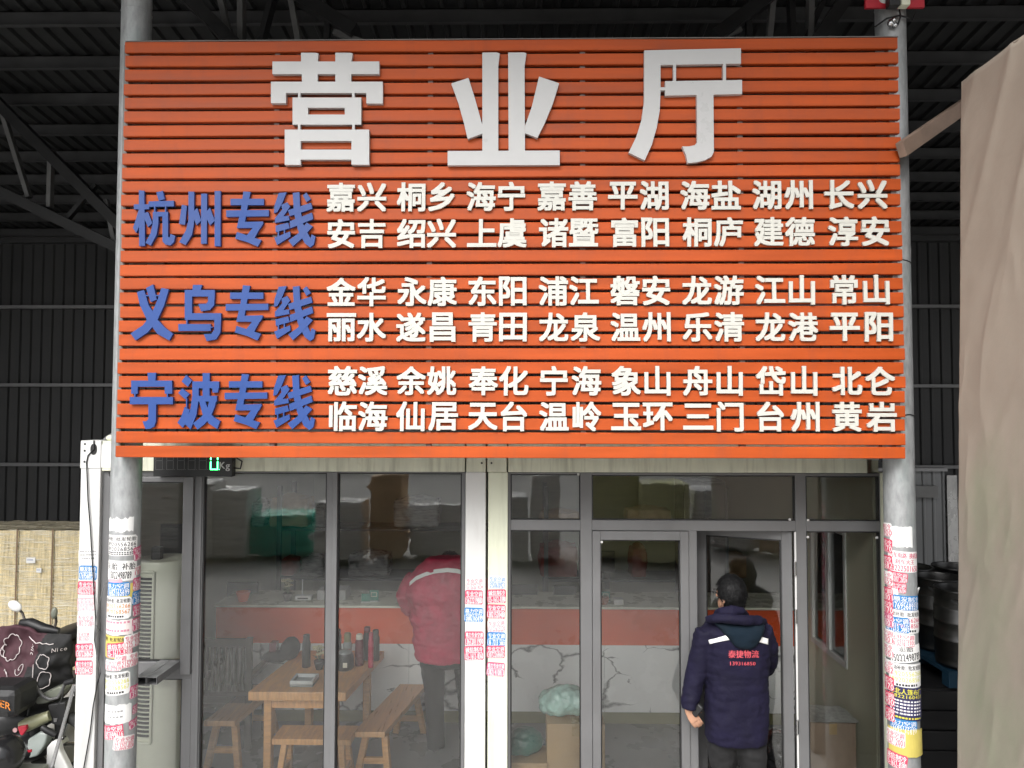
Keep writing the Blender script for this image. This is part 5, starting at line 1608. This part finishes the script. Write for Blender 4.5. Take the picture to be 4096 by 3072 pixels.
b = MB(); quad3(b, [(186, 2990), (205, 2968), (228, 2966), (240, 3010), (275, 3080), (275, 3200), (180, 3200), (184, 3050)], yb - .05, .06); b.build("leg_shield", m_post, sb, bevel=.01)
wheel(sb, (U(240, 3000, yb + .12).x, yb + .12, .27), .27, .09, 'x')
wheel(sb, (U(-180, 3000, yb + .12).x, yb + .12, .27), .27, .09, 'x')
b = MB(); b.tube([U(235, 2800, yb + .12), U(240, 3000, yb + .12), U(255, 3120, yb + .12)], .035, 10); b.build("front_fork", m_black, sb)
b = MB().ellip(U(20, 2870, yb + .15), .34, .16, .14).ellip(U(60, 2990, yb + .1), .30, .14, .12).ellip(U(120, 2850, yb + .22), .25, .15, .1); remeshed(b, "body", m_black, sb, .02, 3)
b = MB().tube([U(70, 2800, yb), U(75, 2860, yb + .02), U(110, 2870, yb + .05), U(125, 2800, yb + .05)], .012, 8).tube([U(130, 2745, yb + .04), U(115, 2800, yb), U(110, 2870, yb)], .004, 6).tube([U(255, 2760, yb), U(245, 2800, yb - .02), U(225, 2830, yb - .02)], .005, 6)
b.build("brake_cable", m_black, sb)
# top box with orange letters and a helmet, at the very left
yt = .2
tb2 = thing("scooter_trunk", (U(0, 2840, yt).x, yt, U(0, 2880, yt).z), "black trunk with orange lettering at the photo's left edge", "scooter trunk")
a, c = U(-120, 2880, yt), U(62, 2755, yt)
MB().box(a.x, c.x, yt, yt + .3, a.z, c.z).build("box", m_black, tb2, bevel=.06)
V, Fc = text2d("POWER", 0, .21, .055)
cx_, cz_ = U(-10, 2805, yt).x, U(2, 2808, yt).z
MB().add([(cx_ + x, yt - .003, cz_ + y - .35 * x) for x, y in V], Fc).build("lettering", INK['o'], tb2, fix=False)
hm = thing("helmet", (U(20, 3010, .1).x, .1, U(20, 3090, .1).z), "black helmet with a pale blue visor at the bottom left corner", "helmet")
c = U(15, 3025, .1)
MB().ellip(c, .14, .15, .15, 28, 16).build("shell", mat("helmet_black", (.012, .012, .013), .2), hm)
b = MB().ellip(c + Vector((-.03, -.05, -.10)), .15, .12, .09, 24, 12); b.build("visor", mat("pale_blue_visor", (.25, .48, .52), .15), hm)
b = MB().tube([U(x, 3010 if k == 0 else 3160, .1) for k, x in enumerate((15, 15))], .06, 10)
tag(MB().box(c.x - .25, c.x + .2, .0, .35, 0, c.z - .16).build("seat_box", m_shellg, None, bevel=.03), "grey green scooter seat box under the helmet", "seat box")
b = MB().tube([U(297, 2740, -.12), U(206, 3075, -.22), U(188, 3140, -.24)], [.0115, .0125, .0125], 12)
t = thing("mop_pole", U(206, 3075, -.22), "pale steel pole leaning against the white corner post", "pole")
b.build("shaft", m_chrome, t)
MB().tube([U(208, 3068, -.222), U(186, 3150, -.242)], .018, 12).build("sleeve", m_truss2, t)

# ------------------------------------------------------------------ man at the door
m_navy = mat("navy_jacket", (0.0080, 0.0068, 0.022), .8, var=.22, scale=5, bump=.3, bscale=70, spec=.2)
m_hood = mat("teal_lining", (0.0045, 0.011, 0.019), .85, var=.15, spec=.2)
m_skin = mat("skin", (0.42, 0.23, 0.15), .5, var=.08)
m_hair = mat("black_hair", (0.004, 0.004, 0.0045), .55, var=.3, scale=40, stretch=(4, 4, 1), bump=.35, bscale=90, spec=.22)
m_trs = mat("black_trousers", (0.009, 0.009, 0.010), .85, var=.2, bump=.1)
m_refl = mat("reflective_tape", (0.80, 0.80, 0.78), .4, var=.04)
YM = -.07
def G(cx, cy, dy=0.0): return U(2700 + cx / 2.37, 2280 + cy / 2.37, YM + dy)
SC = (YM + 5.4) / FPX / 2.37
man = thing("person", (G(580, 600).x, YM, 0), "person in navy hooded work jacket with white reflective stripes entering the door", "person")
def trunk(rings, n=28, sq=.75):
    out = []
    for cy, x0, x1, ry, dy in rings:
        a, c = G(x0, cy, 0), G(x1, cy, 0)
        cx, rx, z = (a.x + c.x) / 2, (c.x - a.x) / 2, (a.z + c.z) / 2
        rg = []
        for k in range(n):
            t_ = 2 * math.pi * k / n
            co, si = math.cos(t_), math.sin(t_)
            rg.append((cx + rx * math.copysign(abs(co) ** sq, co), YM + dy + ry * math.copysign(abs(si) ** sq, si), z))
        out.append(rg)
    return out
# body: head, neck, trunk, arms, hands, legs in one surface
bd = MB()
hc = G(525, 225, .0)
bd.ellip(hc, .088, .100, .118, 24, 16)
fd = Vector((-.62, .78, 0)).normalized()
bd.ellip(hc + fd * .035 + Vector((0, 0, -.075)), .062, .066, .070, 20, 12)
bd.tube([hc + Vector((0, .0, -.06)), G(540, 400, .02), G(555, 470, .02)], [.058, .06, .075], 16)
bd.tube([hc + fd * .092 + Vector((0, 0, .0)), hc + fd * .118 + Vector((0, 0, -.035)), hc + fd * .098 + Vector((0, 0, -.042))], [.010, .015, .010], 8)   # nose
bd.tube([hc + fd * .088 + Vector((-.02, -.018, -.075)), hc + fd * .098 + Vector((0, 0, -.072)), hc + fd * .088 + Vector((.02, .014, -.075))], [.006, .009, .006], 8)   # lips
for s in (-1, 1):
    side = Vector((-fd.y, fd.x, 0)) * s   # across the face
    e = hc + side * .088 + Vector((0, 0, -.028)) - fd * .008
    bd.ellip(e, .012, .020, .032, 12, 8)
    bd.ellip(hc + fd * .088 + side * .032 + Vector((0, 0, .005)), .011, .011, .008, 10, 6)
ear = G(432, 305, -.012)
bd.ellip(ear, .010, .018, .030, 12, 8)
bd.loft(trunk([(440, 430, 660, .06, .02), (520, 300, 810, .09, .01), (700, 330, 850, .11, .0), (1000, 340, 840, .11, 0), (1300, 330, 840, .115, 0), (1500, 330, 840, .12, 0)]))
armL = [(G(290, 590), .045), (G(245, 820, .0), .040), (G(195, 1010, .0), .036), (G(155, 1180, -.02), .032), (G(130, 1322, -.045), .026)]
bd.tube([p for p, r_ in armL], [r_ for p, r_ in armL], 14)
armR = [(G(835, 590), .055), (G(885, 800, .10), .050), (G(880, 930, .22), .043), (G(800, 900, .40), .034), (G(740, 850, .52), .027)]
bd.tube([p for p, r_ in armR], [r_ for p, r_ in armR], 14)
def hand(wr, fw, ac, th, curl, scale=1.0):
    """wr wrist, fw finger direction, ac across the palm toward the index finger, th palm normal (curl side)"""
    fw, ac, th = fw.normalized(), ac.normalized(), th.normalized()
    pc = wr + fw * .048
    bd.loft([[wr + fw * d + ac * (wd * math.cos(a_)) + th * (tk * math.sin(a_)) for a_ in [2 * math.pi * k / 14 for k in range(14)]] for d, wd, tk in ((-.01, .024, .019), (.02, .034, .017), (.06, .041, .014), (.092, .040, .012))])
    for i, (off, ln) in enumerate(((.031, .074), (.0105, .082), (-.010, .076), (-.030, .060))):
        p = wr + fw * .088 + ac * off
        d = fw
        pts = [p - fw * .02, p]
        for j, seg in enumerate((.45, .32, .23)):
            a_ = curl * (.55 if j == 0 else .85)
            d = (d * math.cos(a_) + (th - d * th.dot(d)).normalized() * math.sin(a_)).normalized()
            p = p + d * ln * seg
            pts.append(p)
        bd.tube(pts, [.0095, .0095, .0088, .0082, .0068], 10)
    p = wr + fw * .03 + ac * .032
    d = (fw * .55 + ac * .75 + th * .35).normalized()
    q1 = p + d * .032; d2 = (fw * .85 + ac * .1 + th * .5).normalized(); q2 = q1 + d2 * .030; q3 = q2 + (d2 + th * .4).normalized() * .022
    bd.tube([p - d * .015, p, q1, q2, q3], [.013, .013, .011, .0095, .0075], 10)
wl_ = G(122, 1318, -.05)
hand(wl_, Vector((.52, -.10, -.80)), Vector((.80, .12, .52)), Vector((.12, 1, .05)), .42)
wrR = G(738, 848, .525)
hand(wrR, Vector((-.35, .90, .2)), Vector((-.8, -.3, .5)), Vector((-.2, .1, -.9)), .35)
# legs, mid-stride
for pts in ([(450, 1480, .0, .085), (440, 1700, .02, .075), (455, 1950, .06, .055), (440, 2250, .10, .048), (450, 2480, .02, .042)],
            [(700, 1480, .0, .085), (735, 1700, -.02, .075), (760, 1950, .0, .055), (785, 2250, -.06, .048), (800, 2480, -.12, .042)]):
    P = [G(x, y, d) for x, y, d, r_ in pts]
    P[-1].z = .10
    bd.tube(P, [r_ for x, y, d, r_ in pts], 16)
body = remeshed(bd, "body", m_skin, man, .006, 3)
# hair
def hair_on(owner, hc, fd, ears):
    ex_, ey_, ez_ = .103, .111, .128
    hb = MB().ellip(hc + Vector((0, 0, .013)) - fd * .008, ex_, ey_, ez_, 36, 24).ellip(hc - fd * .030 + Vector((0, 0, -.045)), .080, .080, .072, 28, 16)
    o = remeshed(hb, "hair", m_hair, owner, .006, 2, .003, .02)
    me = o.data
    def bare(p):
        return any((p - q).length < .036 for q in ears) or ((p - hc).dot(fd) > .040 + .25 * max(0, p.z - hc.z) and p.z < hc.z + .06) or p.z < hc.z - .098
    bmh = bmesh.new(); bmh.from_mesh(me)
    bmesh.ops.delete(bmh, geom=[v for v in bmh.verts if bare(v.co)], context='VERTS')
    crown = Vector((.15, -.25, .95)).normalized()
    tree = BVHTree.FromBMesh(bmh)
    rn = random.Random(11)
    newv, newf = [], []
    for k in range(1100):
        dv = Vector((rn.gauss(0, 1), rn.gauss(0, 1), rn.gauss(0, 1) + .3)).normalized()
        loc, nn, ix, ds = tree.find_nearest(hc + dv * .14)
        if loc is None: continue
        if nn.dot(dv) < 0: nn = -nn
        tang = (-(crown - nn * crown.dot(nn)))
        tang = (tang.normalized() + Vector((rn.gauss(0, .28), rn.gauss(0, .28), rn.gauss(0, .2)))).normalized()
        ln = rn.uniform(.022, .055)
        pts = []
        for s_ in range(4):
            q = loc + tang * ln * s_ / 3
            l2, n2, i2, d2 = tree.find_nearest(q)
            if l2 is None: break
            if n2.dot(q - hc) < 0: n2 = -n2
            pts.append(l2 + n2 * (.001 + .0045 * math.sin(s_ / 3 * 3.0) + (.004 if s_ == 3 else 0)) + (q - l2) * .5)
        if len(pts) < 4 or bare(pts[-1] + Vector((0, 0, .012))): continue
        side = tang.cross(nn).normalized()
        wd = rn.uniform(.0016, .0040)
        n0 = len(newv)
        for s_, p in enumerate(pts):
            w_ = wd * (1 - s_ / 3.4)
            newv += [p - side * w_, p + nn * w_ * .7, p + side * w_]
        for s_ in range(3):
            for m_ in (0, 1):
                a_ = n0 + 3 * s_ + m_
                newf.append((a_, a_ + 1, a_ + 4, a_ + 3))
    vv = [bmh.verts.new(p) for p in newv]
    for f in newf:
        bmh.faces.new([vv[i_] for i_ in f])
    bmh.to_mesh(me); bmh.free()
    for p in me.polygons: p.use_smooth = True
    return o
e0 = ear
hair_on(man, hc, fd, [ear + Vector((-.004, -.01, -.004)), hc - (ear - hc) * 1.0 + Vector((0, 0, 2 * (ear - hc).z))])
b = MB()
for s in (-1, 1):
    side = Vector((-fd.y, fd.x, 0)) * s
    c = hc + fd * .112 + side * .033 + Vector((0, 0, .004))
    b.tube([c + side * (.024 * math.cos(k * .524)) + Vector((0, 0, .018 * math.sin(k * .524))) for k in range(13)], .0022, 6)
    b.tube([c + side * .024, hc + side * .094 + fd * .02 + Vector((0, 0, .004)), hc + side * .094 - fd * .01 + Vector((0, 0, -.004))], .003, 6)
b.tube([hc + fd * .116 + Vector((-fd.y, fd.x, 0)) * .01 + Vector((0, 0, .006)), hc + fd * .116 - Vector((-fd.y, fd.x, 0)) * .01 + Vector((0, 0, .006))], .002, 6)
b.build("glasses", m_black, man)
# jacket
jb = MB()
jb.loft(trunk([(395, 445, 650, .075, .02), (450, 400, 700, .095, .02), (500, 300, 815, .115, .01), (560, 250, 865, .135, .0), (650, 262, 885, .148, .0), (800, 285, 882, .152, .0), (1000, 300, 876, .150, 0), (1200, 290, 872, .152, 0), (1400, 285, 872, .158, 0), (1570, 288, 868, .160, 0), (1604, 300, 858, .155, 0)]))
jb.tube([G(300, 575), G(262, 720), G(200, 1000, .0), G(158, 1160, -.02), G(140, 1250, -.04), G(135, 1320, -.048)], [.085, .083, .076, .066, .060, .054], 18)
jb.tube([G(810, 575), G(868, 720, .06), G(885, 850, .15), G(850, 930, .28), G(770, 880, .46)], [.085, .08, .074, .066, .055], 18)
jk = remeshed(jb, "jacket", m_navy, man, .009, 4, .0085, .085)
bvh = BVHTree.FromPolygons([v.co.copy() for v in jk.data.vertices], [tuple(p.vertices) for p in jk.data.polygons])
def hitj(cx, cy, lift=.004):
    d = ray(2700 + cx / 2.37, 2280 + cy / 2.37).normalized()
    loc, nn, i, dist = bvh.ray_cast(CAM, d)
    if loc is None:
        return G(cx, cy, -.15)
    if nn.dot(d) > 0: nn = -nn
    return loc + nn * lift
def patch(b, quad, nu, nv, lift):
    (ax, ay), (bx, by), (cx, cy), (dx, dy) = quad
    vs = []
    for j in range(nv + 1):
        for i in range(nu + 1):
            u, v = i / nu, j / nv
            x = (ax * (1 - u) + bx * u) * (1 - v) + (dx * (1 - u) + cx * u) * v
            y = (ay * (1 - u) + by * u) * (1 - v) + (dy * (1 - u) + cy * u) * v
            vs.append(hitj(x, y, lift))
    b.add(vs, [(j * (nu + 1) + i, j * (nu + 1) + i + 1, (j + 1) * (nu + 1) + i + 1, (j + 1) * (nu + 1) + i) for j in range(nv) for i in range(nu)], 0, True)
for quad in (((318, 664), (480, 620), (515, 660), (334, 700)), ((745, 615), (878, 652), (876, 706), (700, 658))):
    b = MB(); patch(b, quad, 14, 4, .006)
    o = b.build("reflective_stripe", m_refl, jk, fix=False)
    s_ = o.modifiers.new("t", 'SOLIDIFY'); s_.thickness = .003; s_.offset = 0
b = MB()
for txt, cx, cy, w_, h_ in (("泰捷物流", 648, 795, 285, 72), ("139316850", 640, 884, 235, 34)):
    V, Fc = text2d(txt, 0, w_, h_)
    for k, dd in enumerate((-1.6, 1.6) if cy < 850 else (-.8, .8)):
        b.add([hitj(cx + x + dd, cy - y, .0065 + .0003 * k) for x, y in V], Fc)
b.build("printed_text", mat("red_print", (.52, .07, .09), .6), jk, fix=False)
hd = MB()
hd.loft(trunk([(455, 330, 800, .05, -.09), (490, 350, 810, .075, -.10), (540, 400, 790, .080, -.115), (600, 455, 750, .072, -.125), (650, 500, 715, .055, -.135), (690, 560, 660, .03, -.14)], 24, .9))
remeshed(hd, "hood", m_hood, jk, .010, 5, .006, .09)
hd = MB()
hd.tube([G(300, 470, -.06), G(380, 455, -.125), G(520, 462, -.17), G(660, 478, -.17), G(790, 478, -.12), G(850, 490, -.05)], [.025, .034, .036, .036, .034, .025], 14)
hd.tube([G(400, 420, .0), G(450, 400, -.08), G(540, 385, -.10), G(620, 390, -.08), G(670, 430, .0)], [.03, .036, .038, .036, .03], 14)
remeshed(hd, "hood_rim", m_navy, jk, .010, 4, .006, .07)
# trousers and shoes
tr = MB()
tr.loft(trunk([(1480, 335, 820, .12, 0), (1600, 340, 810, .12, 0)]))
for pts in ([(455, 1560, .0, .115), (450, 1720, .02, .105), (460, 1950, .06, .085), (445, 2250, .10, .075), (452, 2470, .02, .078)],
            [(690, 1560, .0, .115), (728, 1720, -.02, .105), (758, 1950, .0, .085), (785, 2250, -.06, .075), (800, 2470, -.12, .078)]):
    P = [G(x, y, d) for x, y, d, r_ in pts]
    P[-1].z = .07
    tr.tube(P, [r_ for x, y, d, r_ in pts], 18)
    ft = Vector((P[-1].x, P[-1].y, 0))
    sh = MB().ellip(ft + Vector((0, .06, .048)), .05, .14, .047).ellip(ft + Vector((0, -.02, .06)), .045, .07, .055)
    remeshed(sh, "shoe", m_black, man, .012, 2)
remeshed(tr, "trousers", m_trs, man, .012, 4, .008, .1)
p = G(222, 1345, -.075)
b = MB().bar(p + Vector((-.03, .02, -.03)), p + Vector((.02, -.01, .05)), .035, .05)
tag(b.build("dark_glove", m_black, None, bevel=.012), "dark folded glove held in the person's left hand", "glove")

# ------------------------------------------------------------------ second person, inside by the counter
m_mar = mat("maroon_jacket", (0.42, 0.025, 0.07), .6, var=.25, scale=6, bump=.3, bscale=22)
YW = 1.0
w2 = thing("person", (U(1770, 2600, YW).x, YW, 0), "person in padded maroon jacket bending at the counter inside the window", "person")
def H(px, py, dy=0.0): return U(px, py, YW + dy)
def ringsH(L, n=28):
    out = []
    for py, x0, x1, ry, dy in L:
        a, c = H(x0, py), H(x1, py)
        out.append([((a.x + c.x) / 2 + (c.x - a.x) / 2 * math.cos(2 * math.pi * k / n), YW + dy + ry * math.sin(2 * math.pi * k / n), a.z) for k in range(n)])
    return out
bd = MB()
h2 = H(1800, 2268, .24)
bd.ellip(h2, .085, .10, .115, 20, 14).tube([h2 + Vector((0, -.03, -.07)), H(1785, 2310, .03)], [.06, .07], 14)
f2 = Vector((.1, .95, -.3)).normalized()
bd.ellip(h2 + f2 * .04 + Vector((0, 0, -.07)), .06, .06, .06)
bd.tube([h2 + f2 * .09, h2 + f2 * .12 + Vector((0, 0, -.03))], [.01, .014], 8)
for s in (-1, 1):
    bd.ellip(h2 + Vector((.088 * s, .0, -.02)), .012, .02, .03, 10, 6)
bd.loft(ringsH([(2300, 1690, 1880, .09, .03), (2420, 1680, 1900, .12, 0), (2620, 1690, 1890, .12, -.02)]))
for s, X in ((-1, 1640), (1, 1915)):
    A_ = [(H(X, 2330, .03), .05), (H(X + 14 * s * -1, 2430, .10), .046), (H(X + 25 * -s, 2400, .32), .04), (H(X + 40 * -s, 2395, .45), .03)]
    bd.tube([p for p, r_ in A_], [r_ for p, r_ in A_], 12)
    hand(A_[-1][0], Vector((.1 * -s, .95, -.1)), Vector((-s, .1, 0)), Vector((0, 0, -1)), .4)
for X, dy in ((1725, .0), (1860, .05)):
    P = [H(X, 2620, dy), H(X + 10, 2800, dy + .03), H(X + 15, 3000, dy)]
    P[-1].z = .09
    bd.tube(P, [.08, .055, .045], 14)
remeshed(bd, "body", m_skin, w2, .008, 3)
hair_on(w2, h2, f2, [])
jb = MB()
jb.loft(ringsH([(2232, 1710, 1885, .11, .06), (2275, 1660, 1920, .15, .04), (2340, 1620, 1945, .17, .01), (2430, 1640, 1935, .18, -.01), (2520, 1655, 1930, .175, -.02), (2600, 1660, 1925, .17, -.03), (2630, 1665, 1920, .16, -.03)]))
jb.tube([H(1660, 2310, .03), H(1622, 2380, .06), H(1640, 2430, .14), H(1660, 2405, .36)], [.085, .088, .08, .06], 16)
jb.tube([H(1905, 2310, .03), H(1935, 2380, .06), H(1925, 2430, .14), H(1900, 2405, .36)], [.085, .088, .08, .06], 16)
for py, xx0, xx1 in ((2380, 1632, 1940), (2470, 1642, 1936), (2555, 1652, 1930)):
    jb.loft(ringsH([(py - 30, xx0 + 8, xx1 - 8, .17, -.005), (py, xx0 - 6, xx1 + 6, .19, -.01), (py + 30, xx0 + 8, xx1 - 8, .17, -.015)]))
jk2 = remeshed(jb, "padded_jacket", m_mar, w2, .012, 3, .010, .08)
bvh = BVHTree.FromPolygons([v.co.copy() for v in jk2.data.vertices], [tuple(p.vertices) for p in jk2.data.polygons])
def hit2(px, py, lift):
    d = ray(px, py).normalized()
    loc, nn, i, dist = bvh.ray_cast(CAM, d)
    if loc is None: return H(px, py, -.18)
    if nn.dot(d) > 0: nn = -nn
    return loc + nn * lift
b = MB()
cv = [(1640, 2336), (1665, 2314), (1700, 2298), (1740, 2287), (1790, 2281), (1830, 2285), (1880, 2300)]
vs = []
for x, y in cv:
    vs += [hit2(x, y - 8, .006), hit2(x, y + 8, .006)]
b.add(vs, [(2 * i, 2 * i + 1, 2 * i + 3, 2 * i + 2) for i in range(len(cv) - 1)], 0, True)
b.build("reflective_stripe", m_refl, jk2, fix=False)
tr = MB()
tr.loft(ringsH([(2590, 1680, 1910, .13, -.02), (2660, 1680, 1910, .13, -.01)]))
for X, dy in ((1730, .0), (1862, .05)):
    P = [H(X, 2640, dy), H(X + 8, 2800, dy + .03), H(X + 13, 3000, dy)]
    P[-1].z = .07
    tr.tube(P, [.11, .085, .08], 16)
    sh = MB().ellip(Vector((P[-1].x, P[-1].y + .05, .08)), .05, .13, .048)
    remeshed(sh, "shoe", m_black, w2, .012, 2)
remeshed(tr, "trousers", m_trs, w2, .013, 4, .006, .1)

# ------------------------------------------------------------------ across the yard (seen mirrored in the panes)
opp = thing("yard_building", (0, -36, 0), "pale warehouse across the yard mirrored in the office panes", "warehouse")
MB().box(-30, 30, -37, -36, 0, 7.0).build("wall", mat("pale_wall", (.40, .40, .37), .7, var=.1, scale=.6), opp)
for x in (-12, -2, 9):
    MB().box(x, x + 4.5, -35.99, -35.9, 0, 4.5).build("shutter_door", m_truss, opp)
def MIR(px, py, L):
    p = U(px, py, .055 + L)
    return Vector((p.x, .055 - L, p.z))
m_wrapw = mat("white_wrap", (.85, .85, .83), .25, var=.35, scale=5, stretch=(.4, 1, 5), bump=.6, bscale=10)
m_wrapg = mat("grey_wrap_film", (.80, .80, .78), .25, var=.3, scale=5, stretch=(.5, 1, 4), dirt=(.16, .16, .16), dscale=4, dstretch=(.35, 1, 6), damt=.9, bump=.6, bscale=10)
m_wrapt = mat("teal_bale_wrap", (.03, .50, .36), .3, var=.3, scale=5, stretch=(.5, 1, 4), dirt=(.30, .70, .58), dscale=4, dstretch=(.4, 1, 6), damt=.6, bump=.6, bscale=10)
m_wrapo = mat("olive_wrap", (.55, .55, .27), .3, var=.4, scale=4, stretch=(.6, 1, 4), dirt=(.7, .7, .5), dscale=4, dstretch=(.35, 1, 6), damt=.8, bump=.6, bscale=10)
m_wrapp = mat("tan_board", (.62, .40, .22), .5, var=.3)
L0 = 8.6
loads = [(560, 830, 1930, m_wrapg, "tall grey film wrapped load mirrored in the left window"), (840, 985, 1960, m_wrapg, "narrow grey film wrapped load mirrored beside the teal bale"), (1000, 1240, 2062, m_wrapt, "teal wrapped bale mirrored in the left window"),
         (1260, 1440, 2010, m_wrapg, "grey film wrapped load mirrored near the window mullion"), (1480, 1610, 1900, m_wrapp, "tan board stack mirrored at the top of the right sliding pane"), (1640, 1870, 2030, m_wrapw, "load topped with white rolled bags mirrored beside the centre posts"),
         (2030, 2110, 1985, m_wrapg, "grey film wrapped load mirrored in the narrow top pane"), (2125, 2240, 1900, m_wrapw, "white wrapped load mirrored in the narrow top pane"), (2370, 2560, 1895, m_wrapo, "olive wrapped load mirrored at the left of the transom pane"), (2570, 2760, 1935, m_wrapo, "lower olive wrapped load mirrored in the transom pane"),
         (2780, 2960, 1960, m_wrapg, "grey film wrapped load mirrored above the open door")]
for i, (x0, x1, yt_, m, lab) in enumerate(loads):
    Lk = L0 + .25 * (i % 3)
    a, c = MIR(x0, yt_, Lk), MIR(x1, yt_, Lk)
    b = MB().box(a.x, c.x, a.y - .9, a.y, .10, a.z)
    rn = random.Random(i)
    for k in range(9):
        zz = .2 + (a.z - .25) * k / 8
        b.ellip((a.x + (c.x - a.x) * rn.uniform(.3, .7), a.y - .03, zz), (c.x - a.x) * rn.uniform(.35, .52), .09, .075, 16, 8)
    if m is m_wrapw and i == 5:
        for k in range(4):
            zz = MIR(1700, 2030 + 24 * k, Lk).z
            b.tube([(a.x - .1 * (k % 2), a.y + .05, zz), (c.x + .1, a.y + .05, zz + .03)], .07, 10)
    tag(remeshed(b, "wrapped_pallet_load", m, None, .04, 1, .025, .16), lab, "pallet load", "pallet loads standing across the yard")

# small lamp on the container's top edge, left of the papered post
t = thing("wall_lamp", (U(445, 1772, .1).x, .1, ZC - .03), "small dark lamp with a pale shade on the container's top left edge", "lamp")
b = MB(); b.tube([U(412, 1770, .1), U(430, 1752, .08), U(455, 1738, .08), U(480, 1732, .1)], .018, 10); b.build("arm", m_girt, t)
MB().bar(U(415, 1776, .06), U(485, 1770, .06), .08, .025).build("lamp_head", m_black, t)
MB().ellip(U(455, 1752, .09), .055, .05, .03, 16, 8).build("lamp_shade", m_cream, t)
